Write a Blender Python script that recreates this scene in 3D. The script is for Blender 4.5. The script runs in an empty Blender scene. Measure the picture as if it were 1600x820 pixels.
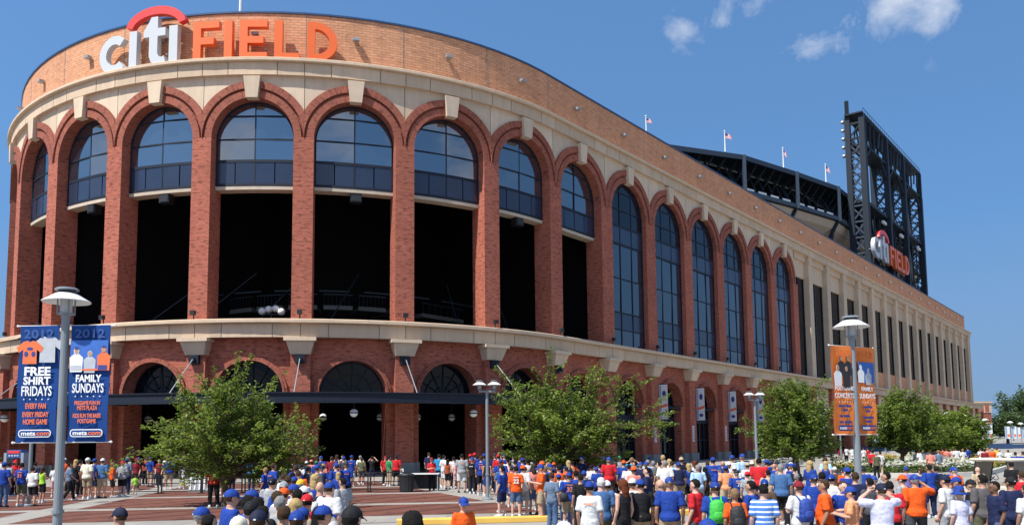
import bpy, bmesh, math, random
import numpy as np
from math import sin, cos, pi, sqrt, radians, atan2, asin, acos
from mathutils import Vector, Matrix, noise

random.seed(7); RNG = np.random.default_rng(7)
SC = bpy.context.scene
COL = SC.collection

# ------------------------------------------------------------------ camera, sky, sun, exposure
CAM_H, PITCH, ROLL = 2.55, 0.0927626, -0.0096329
cam = bpy.data.cameras.new('camera'); camo = bpy.data.objects.new('camera', cam); COL.objects.link(camo)
cam.sensor_width = 36.0; cam.lens = 36 * 1266.19 / 1600; cam.shift_y = (569.5 - 410) / 1600
cam.clip_start = 0.1; cam.clip_end = 6000
_F = Vector((0, cos(PITCH), sin(PITCH))); _R = Vector((1, 0, 0)); _U = Vector((0, -sin(PITCH), cos(PITCH)))
_r2 = _R * cos(ROLL) + _U * sin(ROLL); _u2 = -_R * sin(ROLL) + _U * cos(ROLL)
camo.matrix_world = Matrix(((_r2.x, _u2.x, -_F.x, 0), (_r2.y, _u2.y, -_F.y, 0), (_r2.z, _u2.z, -_F.z, CAM_H), (0, 0, 0, 1)))
SC.camera = camo

SUN_EL, SUN_AZ = radians(57), radians(227)      # azimuth clockwise from +Y: the sun stands behind the camera, to its left
sl = bpy.data.lights.new('sun', 'SUN'); sl.energy = 5.0; sl.angle = radians(0.5); sl.color = (1.0, 0.965, 0.91)
so = bpy.data.objects.new('sun', sl); COL.objects.link(so)
_d = Vector((sin(SUN_AZ) * cos(SUN_EL), cos(SUN_AZ) * cos(SUN_EL), sin(SUN_EL)))
so.rotation_euler = (-_d).to_track_quat('-Z', 'Y').to_euler(); so.location = _d * 120
SC.view_settings.view_transform = 'Standard'; SC.view_settings.look = 'None'
SC.view_settings.exposure = 0.50; SC.view_settings.gamma = 1.0

W = bpy.data.worlds.new('World'); SC.world = W; W.use_nodes = True
nt = W.node_tree; nt.nodes.clear()
def N(nt, t, **k):
    n = nt.nodes.new(t)
    for a, b in k.items():
        if a.startswith('i_'):
            key = a[2:]; n.inputs[int(key) if key.isdigit() else key].default_value = b
        else: setattr(n, a, b)
    return n
def L(nt, a, b): nt.links.new(a, b)
def M_(nt, op, a, b=None, c=None, clamp=False):
    n = nt.nodes.new('ShaderNodeMath'); n.operation = op; n.use_clamp = clamp
    for i, v in enumerate((a, b, c)):
        if v is None: continue
        if isinstance(v, (int, float)): n.inputs[i].default_value = v
        else: nt.links.new(v, n.inputs[i])
    return n.outputs[0]
sky = N(nt, 'ShaderNodeTexSky', sky_type='NISHITA', sun_disc=False, sun_elevation=SUN_EL, sun_rotation=SUN_AZ,
        altitude=0.0, air_density=1.5, dust_density=0.3, ozone_density=7.0)
out = N(nt, 'ShaderNodeOutputWorld'); bg = N(nt, 'ShaderNodeBackground'); bg.inputs[1].default_value = 0.114
tc = N(nt, 'ShaderNodeTexCoord'); sep = N(nt, 'ShaderNodeSeparateXYZ'); L(nt, tc.outputs['Generated'], sep.inputs[0])
# summer haze: the horizon keeps the even blue of the sky some way above it
lift = N(nt, 'ShaderNodeCombineXYZ'); L(nt, sep.outputs[0], lift.inputs[0]); L(nt, sep.outputs[1], lift.inputs[1]); L(nt, M_(nt, 'MULTIPLY_ADD', M_(nt, 'MAXIMUM', sep.outputs[2], 0.0), 0.66, 0.34), lift.inputs[2])
nrmv = N(nt, 'ShaderNodeVectorMath', operation='NORMALIZE'); L(nt, lift.outputs[0], nrmv.inputs[0]); L(nt, nrmv.outputs[0], sky.inputs['Vector'])
zz = M_(nt, 'MAXIMUM', sep.outputs[2], 0.30)
cmb = N(nt, 'ShaderNodeCombineXYZ'); L(nt, M_(nt, 'DIVIDE', sep.outputs[0], zz), cmb.inputs[0]); L(nt, M_(nt, 'DIVIDE', sep.outputs[1], zz), cmb.inputs[1])
n1 = N(nt, 'ShaderNodeTexNoise', i_Scale=0.75, i_Detail=9.0, i_Roughness=0.62); cm3 = N(nt, 'ShaderNodeMapping'); cm3.inputs['Scale'].default_value = (4.2, 4.2, 9.0); L(nt, tc.outputs['Generated'], cm3.inputs[0]); L(nt, cm3.outputs[0], n1.inputs['Vector'])
n2 = N(nt, 'ShaderNodeTexNoise', i_Scale=15.0, i_Detail=10.0, i_Roughness=0.6, i_Distortion=0.25); L(nt, tc.outputs['Generated'], n2.inputs['Vector'])
# fair-weather cumulus over the half of the sky behind the camera (seen in the glass)
back = M_(nt, 'SMOOTHSTEP' if False else 'MULTIPLY_ADD', sep.outputs[1], -2.5, 0.2, clamp=True)
gen = M_(nt, 'MULTIPLY', M_(nt, 'MULTIPLY_ADD', n1.outputs[0], 6.0, -2.80, clamp=True), back)
def blob(dx, dy, dz, rad, sx=1.0):
    v = Vector((dx, dy, dz)).normalized()
    vm = N(nt, 'ShaderNodeVectorMath', operation='SUBTRACT'); L(nt, tc.outputs['Generated'], vm.inputs[0]); vm.inputs[1].default_value = v
    sc_ = N(nt, 'ShaderNodeVectorMath', operation='MULTIPLY'); L(nt, vm.outputs[0], sc_.inputs[0]); sc_.inputs[1].default_value = (1 / sx, 1 / sx, 1)
    ln = N(nt, 'ShaderNodeVectorMath', operation='LENGTH'); L(nt, sc_.outputs[0], ln.inputs[0])
    return M_(nt, 'MULTIPLY_ADD', ln.outputs['Value'], -1 / rad, 1.0, clamp=True)
def pixdir(x, y):
    a, b = x - 800, 569.5 - y; c, s = cos(ROLL), sin(ROLL)
    X, V = c * a - s * b, s * a + c * b; f = 1266.19
    return (X / f, cos(PITCH) - V / f * sin(PITCH), sin(PITCH) + V / f * cos(PITCH))
CLOUDS = [((0.365, 0.803, 0.487), .115, 1.5), ((0.400, 0.793, 0.473), .100, 1.5), ((0.440, 0.780, 0.466), .075, 1.5), ((0.270, 0.8436, 0.480), .072, 1.0), ((0.262, 0.8450, 0.470), .055, 1.0), ((0.1941, 0.8681, 0.4588), .036, 1.1)]
acc = None
for d_, r_, s_ in CLOUDS:
    b_ = blob(*d_, r_, s_); acc = b_ if acc is None else M_(nt, 'MAXIMUM', acc, b_)
near = M_(nt, 'MULTIPLY', M_(nt, 'ADD', M_(nt, 'MULTIPLY_ADD', acc, 1.0, -0.52), M_(nt, 'MULTIPLY_ADD', n2.outputs[0], 3.3, -1.60)), 1.1, clamp=True)
near = M_(nt, 'MULTIPLY', near, M_(nt, 'MULTIPLY', acc, 4.0, clamp=True))
cl = M_(nt, 'MAXIMUM', gen, M_(nt, 'MULTIPLY', near, 0.8))
mx = N(nt, 'ShaderNodeMix', data_type='RGBA'); L(nt, cl, mx.inputs[0]); tint = N(nt, 'ShaderNodeMix', data_type='RGBA', blend_type='MULTIPLY'); tint.inputs[0].default_value = 1.0; L(nt, sky.outputs[0], tint.inputs[6]); tint.inputs[7].default_value = (.76, .93, 1.02, 1)   # white balance of the camera
hz = N(nt, 'ShaderNodeMix', data_type='RGBA'); L(nt, M_(nt, 'MULTIPLY', M_(nt, 'MULTIPLY_ADD', sep.outputs[2], -4.2, 1.0, clamp=True), 0.85), hz.inputs[0]); L(nt, tint.outputs[2], hz.inputs[6]); hz.inputs[7].default_value = (1.56, 2.30, 3.35, 1)   # dull haze low down, all round
L(nt, hz.outputs[2], mx.inputs[6]); mx.inputs[7].default_value = (5.0, 5.3, 5.9, 1)
L(nt, mx.outputs[2], bg.inputs[0]); L(nt, bg.outputs[0], out.inputs[0])

# ------------------------------------------------------------------ materials
MATS = {}
def lin(c): return tuple(c) + (1.0,)
def mk(name, col, rough=0.65, var=0.18, scale=3.0, metal=0.0, spec=0.5, bump=0.0, bscale=None, ior=None, coords='Object', trans=0.0):
    if name in MATS: return MATS[name]
    m = bpy.data.materials.new(name); m.use_nodes = True; t = m.node_tree; b = t.nodes['Principled BSDF']
    b.inputs['Roughness'].default_value = rough; b.inputs['Metallic'].default_value = metal; b.inputs['Specular IOR Level'].default_value = spec
    if ior: b.inputs['IOR'].default_value = ior
    tcn = N(t, 'ShaderNodeTexCoord'); nz = N(t, 'ShaderNodeTexNoise', i_Scale=scale, i_Detail=6.0, i_Roughness=0.6); L(t, tcn.outputs[coords], nz.inputs['Vector'])
    mxn = N(t, 'ShaderNodeMix', data_type='RGBA'); L(t, nz.outputs[0], mxn.inputs[0])
    mxn.inputs[6].default_value = lin([c * (1 - var) for c in col]); mxn.inputs[7].default_value = lin([min(1, c * (1 + var)) for c in col])
    L(t, mxn.outputs[2], b.inputs['Base Color'])
    if bump:
        nb = N(t, 'ShaderNodeTexNoise', i_Scale=bscale or scale * 6, i_Detail=4.0); L(t, tcn.outputs[coords], nb.inputs['Vector'])
        bp = N(t, 'ShaderNodeBump', i_Strength=bump, i_Distance=0.02); L(t, nb.outputs[0], bp.inputs['Height']); L(t, bp.outputs[0], b.inputs['Normal'])
    MATS[name] = m; return m
def brick(name, c1, c2, mortar, bw, bh, var=0.25, dark=0.35, msize=0.012, stain=0.25, streak=0.0):
    m = bpy.data.materials.new(name); m.use_nodes = True; t = m.node_tree; b = t.nodes['Principled BSDF']; b.inputs['Roughness'].default_value = 0.85; b.inputs['Specular IOR Level'].default_value = 0.25
    uv = N(t, 'ShaderNodeTexCoord')
    br = N(t, 'ShaderNodeTexBrick', i_Scale=1.0, offset=0.5); br.inputs['Color1'].default_value = lin(c1); br.inputs['Color2'].default_value = lin(c2); br.inputs['Mortar'].default_value = lin(mortar)
    br.inputs['Mortar Size'].default_value = msize; br.inputs['Brick Width'].default_value = bw; br.inputs['Row Height'].default_value = bh; br.inputs['Bias'].default_value = -0.1
    L(t, uv.outputs['UV'], br.inputs['Vector'])
    mp = N(t, 'ShaderNodeMapping'); mp.inputs['Scale'].default_value = (1 / bw * 0.9, 1 / bh * 0.75, 1); L(t, uv.outputs['UV'], mp.inputs[0])
    nz = N(t, 'ShaderNodeTexNoise', i_Scale=1.0, i_Detail=2.0, i_Roughness=0.5); L(t, mp.outputs[0], nz.inputs['Vector'])
    dk = M_(t, 'MULTIPLY_ADD', nz.outputs[0], -6.0, 2.9, clamp=True)          # single dark headers
    big = N(t, 'ShaderNodeTexNoise', i_Scale=0.35, i_Detail=6.0, i_Roughness=0.65); L(t, uv.outputs['UV'], big.inputs['Vector'])
    f = M_(t, 'MULTIPLY_ADD', big.outputs[0], stain * 2, 1 - stain); f = M_(t, 'MULTIPLY', f, M_(t, 'MULTIPLY_ADD', dk, -dark, 1.0))
    mp2 = N(t, 'ShaderNodeMapping'); mp2.inputs['Scale'].default_value = (1.6, .10, 1); L(t, uv.outputs['UV'], mp2.inputs[0]); sn = N(t, 'ShaderNodeTexNoise', i_Scale=1.0, i_Detail=5.0, i_Roughness=.7); L(t, mp2.outputs[0], sn.inputs['Vector'])
    f = M_(t, 'MULTIPLY', f, M_(t, 'MULTIPLY_ADD', sn.outputs[0], streak * 2, 1 - streak))
    oi = N(t, 'ShaderNodeObjectInfo'); f = M_(t, 'MULTIPLY', f, M_(t, 'MULTIPLY_ADD', oi.outputs['Random'], .14, .93))
    mul = N(t, 'ShaderNodeMix', data_type='RGBA', blend_type='MULTIPLY'); mul.inputs[0].default_value = 1.0
    L(t, br.outputs['Color'], mul.inputs[6]); cc = N(t, 'ShaderNodeCombineColor'); L(t, f, cc.inputs[0]); L(t, f, cc.inputs[1]); L(t, f, cc.inputs[2]); L(t, cc.outputs[0], mul.inputs[7])
    L(t, mul.outputs[2], b.inputs['Base Color'])
    bp = N(t, 'ShaderNodeBump', i_Strength=0.5, i_Distance=0.02, invert=True); L(t, br.outputs['Fac'], bp.inputs['Height']); L(t, bp.outputs[0], b.inputs['Normal'])
    MATS[name] = m; return m
def stone(name, col, var=0.16, streak=0.20):
    m = mk(name, col, 0.8, var, 0.9, spec=0.25, bump=0.15, bscale=9); t = m.node_tree; b = t.nodes['Principled BSDF']
    uv = N(t, 'ShaderNodeTexCoord'); mp = N(t, 'ShaderNodeMapping'); mp.inputs['Scale'].default_value = (2.2, 0.18, 1); L(t, uv.outputs['UV'], mp.inputs[0])
    nz = N(t, 'ShaderNodeTexNoise', i_Scale=1.0, i_Detail=5.0, i_Roughness=0.7); L(t, mp.outputs[0], nz.inputs['Vector'])
    oi = N(t, 'ShaderNodeObjectInfo'); f = M_(t, 'MULTIPLY', M_(t, 'MULTIPLY_ADD', nz.outputs[0], streak * 2, 1 - streak * 1.1), M_(t, 'MULTIPLY_ADD', oi.outputs['Random'], .18, .89))   # each panel weathers a little differently
    src = b.inputs['Base Color'].links[0].from_socket; mul = N(t, 'ShaderNodeMix', data_type='RGBA', blend_type='MULTIPLY'); mul.inputs[0].default_value = 1
    L(t, src, mul.inputs[6]); cc = N(t, 'ShaderNodeCombineColor'); [L(t, f, cc.inputs[i]) for i in range(3)]; L(t, cc.outputs[0], mul.inputs[7]); L(t, mul.outputs[2], b.inputs['Base Color'])
    return m
B_RED = brick('red_brick', (.47, .136, .080), (.35, .090, .056), (.30, .125, .09), .42, .13, dark=.5, msize=.018, stain=.32, streak=.14)
B_RING = brick('arch_brick', (.37, .112, .068), (.28, .078, .050), (.25, .10, .07), .5, .16, dark=.5, msize=.02, stain=.32, streak=.1)
B_TAN = brick('tan_brick', (.70, .345, .185), (.58, .265, .135), (.46, .23, .135), .62, .215, dark=.2, msize=.03, stain=.24, streak=.2)
STONE = stone('cast_stone', (.57, .43, .30))
STONE2 = stone('pale_cast_stone', (.62, .485, .35))
CONC_W = stone('wing_precast', (.60, .46, .325))
PLINTH = mk('granite_plinth', (.20, .20, .19), .7, .25, 2.0)
NAVY = mk('navy_steel', (.009, .014, .026), .6, .3, 2.0, spec=.3)
NAVYP = mk('navy_spandrel', (.022, .032, .062), .22, .2, 1.0, spec=.6)
STEEL = mk('dark_steel', (.011, .018, .028), .6, .3, 1.5, spec=.3)
STEELL = mk('blue_grey_steel', (.028, .044, .066), .5, .3, 1.5)
DARK = mk('dark_interior', (.010, .010, .011), .95, .3, .5, spec=0.05)  # near-black, so the shade of the unlit interior is put into the colour
COPE = mk('blue_coping', (.03, .07, .16), .35, .1, 1.0)
GALV = mk('galvanised_grey', (.34, .36, .37), .42, .12, 5.0, metal=.35)
POLE = mk('grey_pole_paint', (.20, .225, .24), .38, .12, 2.0, spec=.5)
LAMPW = mk('white_lamp_paint', (.74, .73, .70), .35, .08, 4.0)
GLASSD = mk('dark_window_glass', (.012, .020, .032), .025, .35, .7, spec=1.0, ior=2.15)
GLASSW = mk('wing_window_glass', (.012, .024, .042), .03, .35, .7, spec=.8, ior=1.75)
GLASSN = mk('dark_arch_glass', (.008, .013, .022), .06, .35, .7, spec=.4, ior=1.45)  # duller copy of the wing glass; the top panes' dark reflection is put into it
GLASSB = mk('lobby_glass', (.005, .007, .010), .10, .3, .7, spec=.25, ior=1.45)
FROST = mk('frosted_glass', (.45, .45, .46), .25, .1, 4.0)
GLOBE = mk('white_globe', (.78, .77, .74), .3, .05, 3.0)
WHITE = mk('white_letter_paint', (.55, .56, .56), .35, .05, 1.0)
ORNG = mk('orange_letter_paint', (.80, .135, .022), .4, .06, 1.0)
ORED = mk('red_arc_paint', (.72, .055, .045), .4, .06, 1.0)
EDGEG = mk('grey_letter_edge', (.40, .42, .44), .45, .1, 1.0)
CREAM = stone('cream_soffit', (.52, .43, .33))
BLACKM = mk('black_metal', (.012, .013, .015), .5, .3, 4.0)
BLACKP = mk('black_plastic', (.016, .017, .02), .5, .3, 4.0)
CONCR = brick('concrete_paving', (.29, .265, .23), (.25, .23, .20), (.15, .135, .12), 1.5, 1.5, dark=.12, msize=.012, stain=.3)
ASPH = mk('street_concrete', (.27, .25, .22), .9, .22, .3, bump=.12, bscale=25)
YEL = mk('yellow_kerb_paint', (.68, .41, .075), .65, .25, 1.2)
KERBS = mk('kerb_stone', (.50, .47, .42), .8, .15, 1.0)
BARK = mk('tree_bark', (.10, .07, .05), .9, .35, 6.0, bump=.6, bscale=30)

# ------------------------------------------------------------------ mesh builder
ARC, ST, R0, PHI, AA = 7.693914, 8.835507, 30.621536, 0.141738, 0.753775
CX, CY = -20.309742, 91.544825
S3 = 3 * ARC; SL = -2.5 * ARC; R1 = 34.5
def frame(s, w=0.0):
    t = PHI + max(min(s, S3), SL) / R0
    n = Vector((sin(t), -cos(t), 0)); tg = Vector((cos(t), sin(t), 0))
    if s < SL:                                       # the far left of the drum is a slightly flatter curve
        c = Vector((CX, CY, 0)) + n * (R0 - R1); t += (s - SL) / R1; n = Vector((sin(t), -cos(t), 0)); return c + n * (R1 + w), Vector((cos(t), sin(t), 0)), n
    p = Vector((CX, CY, 0)) + n * (R0 + w)
    if s > S3: p += tg * (s - S3)
    return p, tg, n
def bend(p):
    q, _, _ = frame(p[0], p[1]); return (q.x, q.y, p[2])
def S(u): return u * ARC if u <= 3 else S3 + (u - 3) * ST

class MB:
    def __init__(s): s.v, s.f, s.uv, s.m = [], [], [], []
    def poly(s, pts, mi=0, uv=None):
        i = len(s.v); s.v += [tuple(p) for p in pts]; s.f.append(tuple(range(i, i + len(pts)))); s.m.append(mi)
        if uv is None:
            a, b, c = (Vector(pts[0]), Vector(pts[1]), Vector(pts[2])); n = (b - a).cross(c - a)
            if n.length < 1e-9 and len(pts) > 3: n = (c - a).cross(Vector(pts[3]) - a)
            x, y, z = abs(n.x), abs(n.y), abs(n.z)
            uv = [(p[0], p[1]) if z >= x and z >= y else ((p[0], p[2]) if y >= x else (p[1], p[2])) for p in pts]
        s.uv.append(uv)
    def box(s, a, b, n=1, mi=0):
        (x0, y0, z0), (x1, y1, z1) = a, b
        xs = [x0 + (x1 - x0) * i / n for i in range(n + 1)]
        for p, q in zip(xs, xs[1:]):
            s.poly([(p, y0, z0), (q, y0, z0), (q, y0, z1), (p, y0, z1)], mi); s.poly([(q, y1, z0), (p, y1, z0), (p, y1, z1), (q, y1, z1)], mi)
            s.poly([(p, y0, z1), (q, y0, z1), (q, y1, z1), (p, y1, z1)], mi); s.poly([(p, y1, z0), (q, y1, z0), (q, y0, z0), (p, y0, z0)], mi)
        s.poly([(x0, y1, z0), (x0, y0, z0), (x0, y0, z1), (x0, y1, z1)], mi); s.poly([(x1, y0, z0), (x1, y1, z0), (x1, y1, z1), (x1, y0, z1)], mi)
    def bar(s, p0, p1, a=.1, b=None, mi=0, up=(0, 0, 1)):
        b = a if b is None else b; p0, p1 = Vector(p0), Vector(p1); d = (p1 - p0).normalized(); u = Vector(up)
        if abs(d.dot(u)) > .98: u = Vector((1, 0, 0))
        x = d.cross(u).normalized() * (a / 2); y = x.cross(d).normalized() * (b / 2)
        q = [p + i * x + j * y for p in (p0, p1) for i, j in ((-1, -1), (1, -1), (1, 1), (-1, 1))]
        for f in ((0, 1, 5, 4), (1, 2, 6, 5), (2, 3, 7, 6), (3, 0, 4, 7), (3, 2, 1, 0), (4, 5, 6, 7)): s.poly([q[i] for i in f], mi)
    def tube(s, pts, r, n=8, mi=0, cap=True):
        pts = [Vector(p) for p in pts]; r = [r] * len(pts) if isinstance(r, (int, float)) else r; rings = []
        for i, p in enumerate(pts):
            d = (pts[min(i + 1, len(pts) - 1)] - pts[max(i - 1, 0)]).normalized()
            u = Vector((1, 0, 0)) if abs(d.x) < .8 else Vector((0, 1, 0)); x = (u - d * u.dot(d)).normalized(); y = d.cross(x)
            rings.append([p + (x * cos(2 * pi * k / n) + y * sin(2 * pi * k / n)) * r[i] for k in range(n)])
        for a, b in zip(rings, rings[1:]):
            for k in range(n): s.poly([a[k], a[(k + 1) % n], b[(k + 1) % n], b[k]], mi)
        if cap: s.poly(rings[0][::-1], mi); s.poly(rings[-1], mi)
    def lathe(s, c, prof, n=16, mi=0):
        c = Vector(c)
        R = [[c + Vector((r * cos(2 * pi * k / n), r * sin(2 * pi * k / n), z)) for k in range(n)] for r, z in prof]
        for a, b in zip(R, R[1:]):
            for k in range(n):
                q = [a[k], a[(k + 1) % n], b[(k + 1) % n], b[k]]
                s.poly(q, mi)
    def ball(s, c, r, n=10, m=6, mi=0):
        rx, ry, rz = (r, r, r) if isinstance(r, (int, float)) else r; c = Vector(c)
        P = lambda i, k: c + Vector((rx * sin(pi * i / m) * cos(2 * pi * k / n), ry * sin(pi * i / m) * sin(2 * pi * k / n), rz * cos(pi * i / m)))
        for i in range(m):
            for k in range(n):
                if i == 0: s.poly([P(0, 0), P(1, k), P(1, k + 1)], mi)
                elif i == m - 1: s.poly([P(i, k), P(m, 0), P(i, k + 1)], mi)
                else: s.poly([P(i, k), P(i + 1, k), P(i + 1, k + 1), P(i, k + 1)], mi)
    def loft(s, rings, mi=0, cap=True):
        for a, b in zip(rings, rings[1:]):
            n = len(a)
            for k in range(n): s.poly([a[k], a[(k + 1) % n], b[(k + 1) % n], b[k]], mi)
        if cap: s.poly(rings[0][::-1], mi); s.poly(rings[-1], mi)
    def prism(s, out, y0, y1, mi=0, fmi=None):
        """outline in (x, z), pushed from y0 (front) to y1"""
        n = len(out); A = [(x, y0, z) for x, z in out]; B = [(x, y1, z) for x, z in out]
        s.poly(A, mi if fmi is None else fmi); s.poly(B[::-1], mi)
        for k in range(n): s.poly([A[k], B[k], B[(k + 1) % n], A[(k + 1) % n]], mi)
    def xf(s, fn): s.v = [tuple(fn(p)) for p in s.v]; return s
    def mesh(s, name, mats, bent=False, smooth=False, org=None, weld=False):
        v = [bend(p) for p in s.v] if bent else s.v
        if org is not None: v = [(p[0] - org[0], p[1] - org[1], p[2] - org[2]) for p in v]
        f = [t[::-1] for t in s.f] if bent else s.f
        me = bpy.data.meshes.new(name); me.from_pydata(v, [], f)
        ul = me.uv_layers.new(name='UVMap'); flat = []
        for t in s.uv: flat += [c for p in (t[::-1] if bent else t) for c in p]
        ul.data.foreach_set('uv', flat); me.polygons.foreach_set('material_index', s.m)
        for m in (mats if isinstance(mats, (list, tuple)) else [mats]): me.materials.append(m)
        if weld:
            bm = bmesh.new(); bm.from_mesh(me); bmesh.ops.remove_doubles(bm, verts=bm.verts, dist=1e-4); bmesh.ops.recalc_face_normals(bm, faces=bm.faces); bm.to_mesh(me); bm.free()
        if smooth:
            me.polygons.foreach_set('use_smooth', [True] * len(me.polygons))
            try: me.set_sharp_from_angle(angle=radians(38))
            except Exception: pass
        me.update(); return me
    def build(s, name, mats, parent=None, **k):
        org = k.pop('org', None)
        if org is None and parent is not None and 'org' in parent.keys(): org = tuple(parent['org'])
        return link(name, s.mesh(name, mats, org=org, **k), parent, org)
def link(name, me, parent=None, org=None):
    o = bpy.data.objects.new(name, me); COL.objects.link(o); o.parent = parent
    if org is not None and parent is None: o.location = org
    if org is not None: o['org'] = tuple(org)
    return o
def tag(o, label=None, cat=None, group=None, kind=None):
    for k, v in (('label', label), ('category', cat), ('group', group), ('kind', kind)):
        if v: o[k] = v
    return o
def empty(name, loc, label, cat, group=None, rz=0.0, local=False):
    """an Empty at a thing's base; parts are built in world space (local=False) or round the base (local=True)"""
    o = bpy.data.objects.new(name, None); COL.objects.link(o); o.location = loc; o.rotation_euler.z = rz; o.empty_display_size = .3
    if not local: o['org'] = tuple(loc)
    return tag(o, label, cat, group)
def copy_tree(o, parent=None):
    c = o.copy(); COL.objects.link(c); c.parent = parent
    for ch in list(o.children): copy_tree(ch, c)
    return c

# ------------------------------------------------------------------ the stadium
ZB = dict(attic=36.15, lip=(31.8, 32.1), pan=(30.8, 31.78), win=(22.43, 24.32, 26.05, 27.91), belt=(11.43, 11.75), bpan=(10.4, 11.41))
base = Vector((-16.0, 61.2, 0.0))
stad = empty('stadium', base, 'red brick stadium with curved arcaded rotunda and long wing under a tan brick parapet', 'stadium')
def P(mb, name, mats, parent=None, **k): return mb.build(name, mats, parent or stad, bent=True, **k)

U0, U1 = -7, 26.15
def ring_arc(r, zc, sc, hb, th):
    rr = min(r, hb / max(abs(cos(th)), 1e-6)); return sc + rr * cos(th), zc + rr * sin(th)
def cellpoly(sc, x0, x1, z0, z1, r, zc, inset=.05):
    """window cell cut by the arch"""
    x0 += inset; x1 -= inset; z0 += inset; r = r - inset; top = []
    n = 8
    for i in range(n + 1):
        x = x1 + (x0 - x1) * i / n; h = zc + sqrt(max(r * r - x * x, 0)) if abs(x) < r else zc
        top.append((x, min(z1 - inset, h)))
    if max(z for _, z in top) <= z0 + .05: return None
    top = [(x, max(z, z0)) for x, z in top]
    pts = [(x0, z0), (x1, z0)] + top
    q = [pts[0]]
    for p in pts[1:]:
        if abs(p[0] - q[-1][0]) + abs(p[1] - q[-1][1]) > 1e-3: q.append(p)
    return [(sc + x, z) for x, z in q] if len(q) > 2 else None

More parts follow.
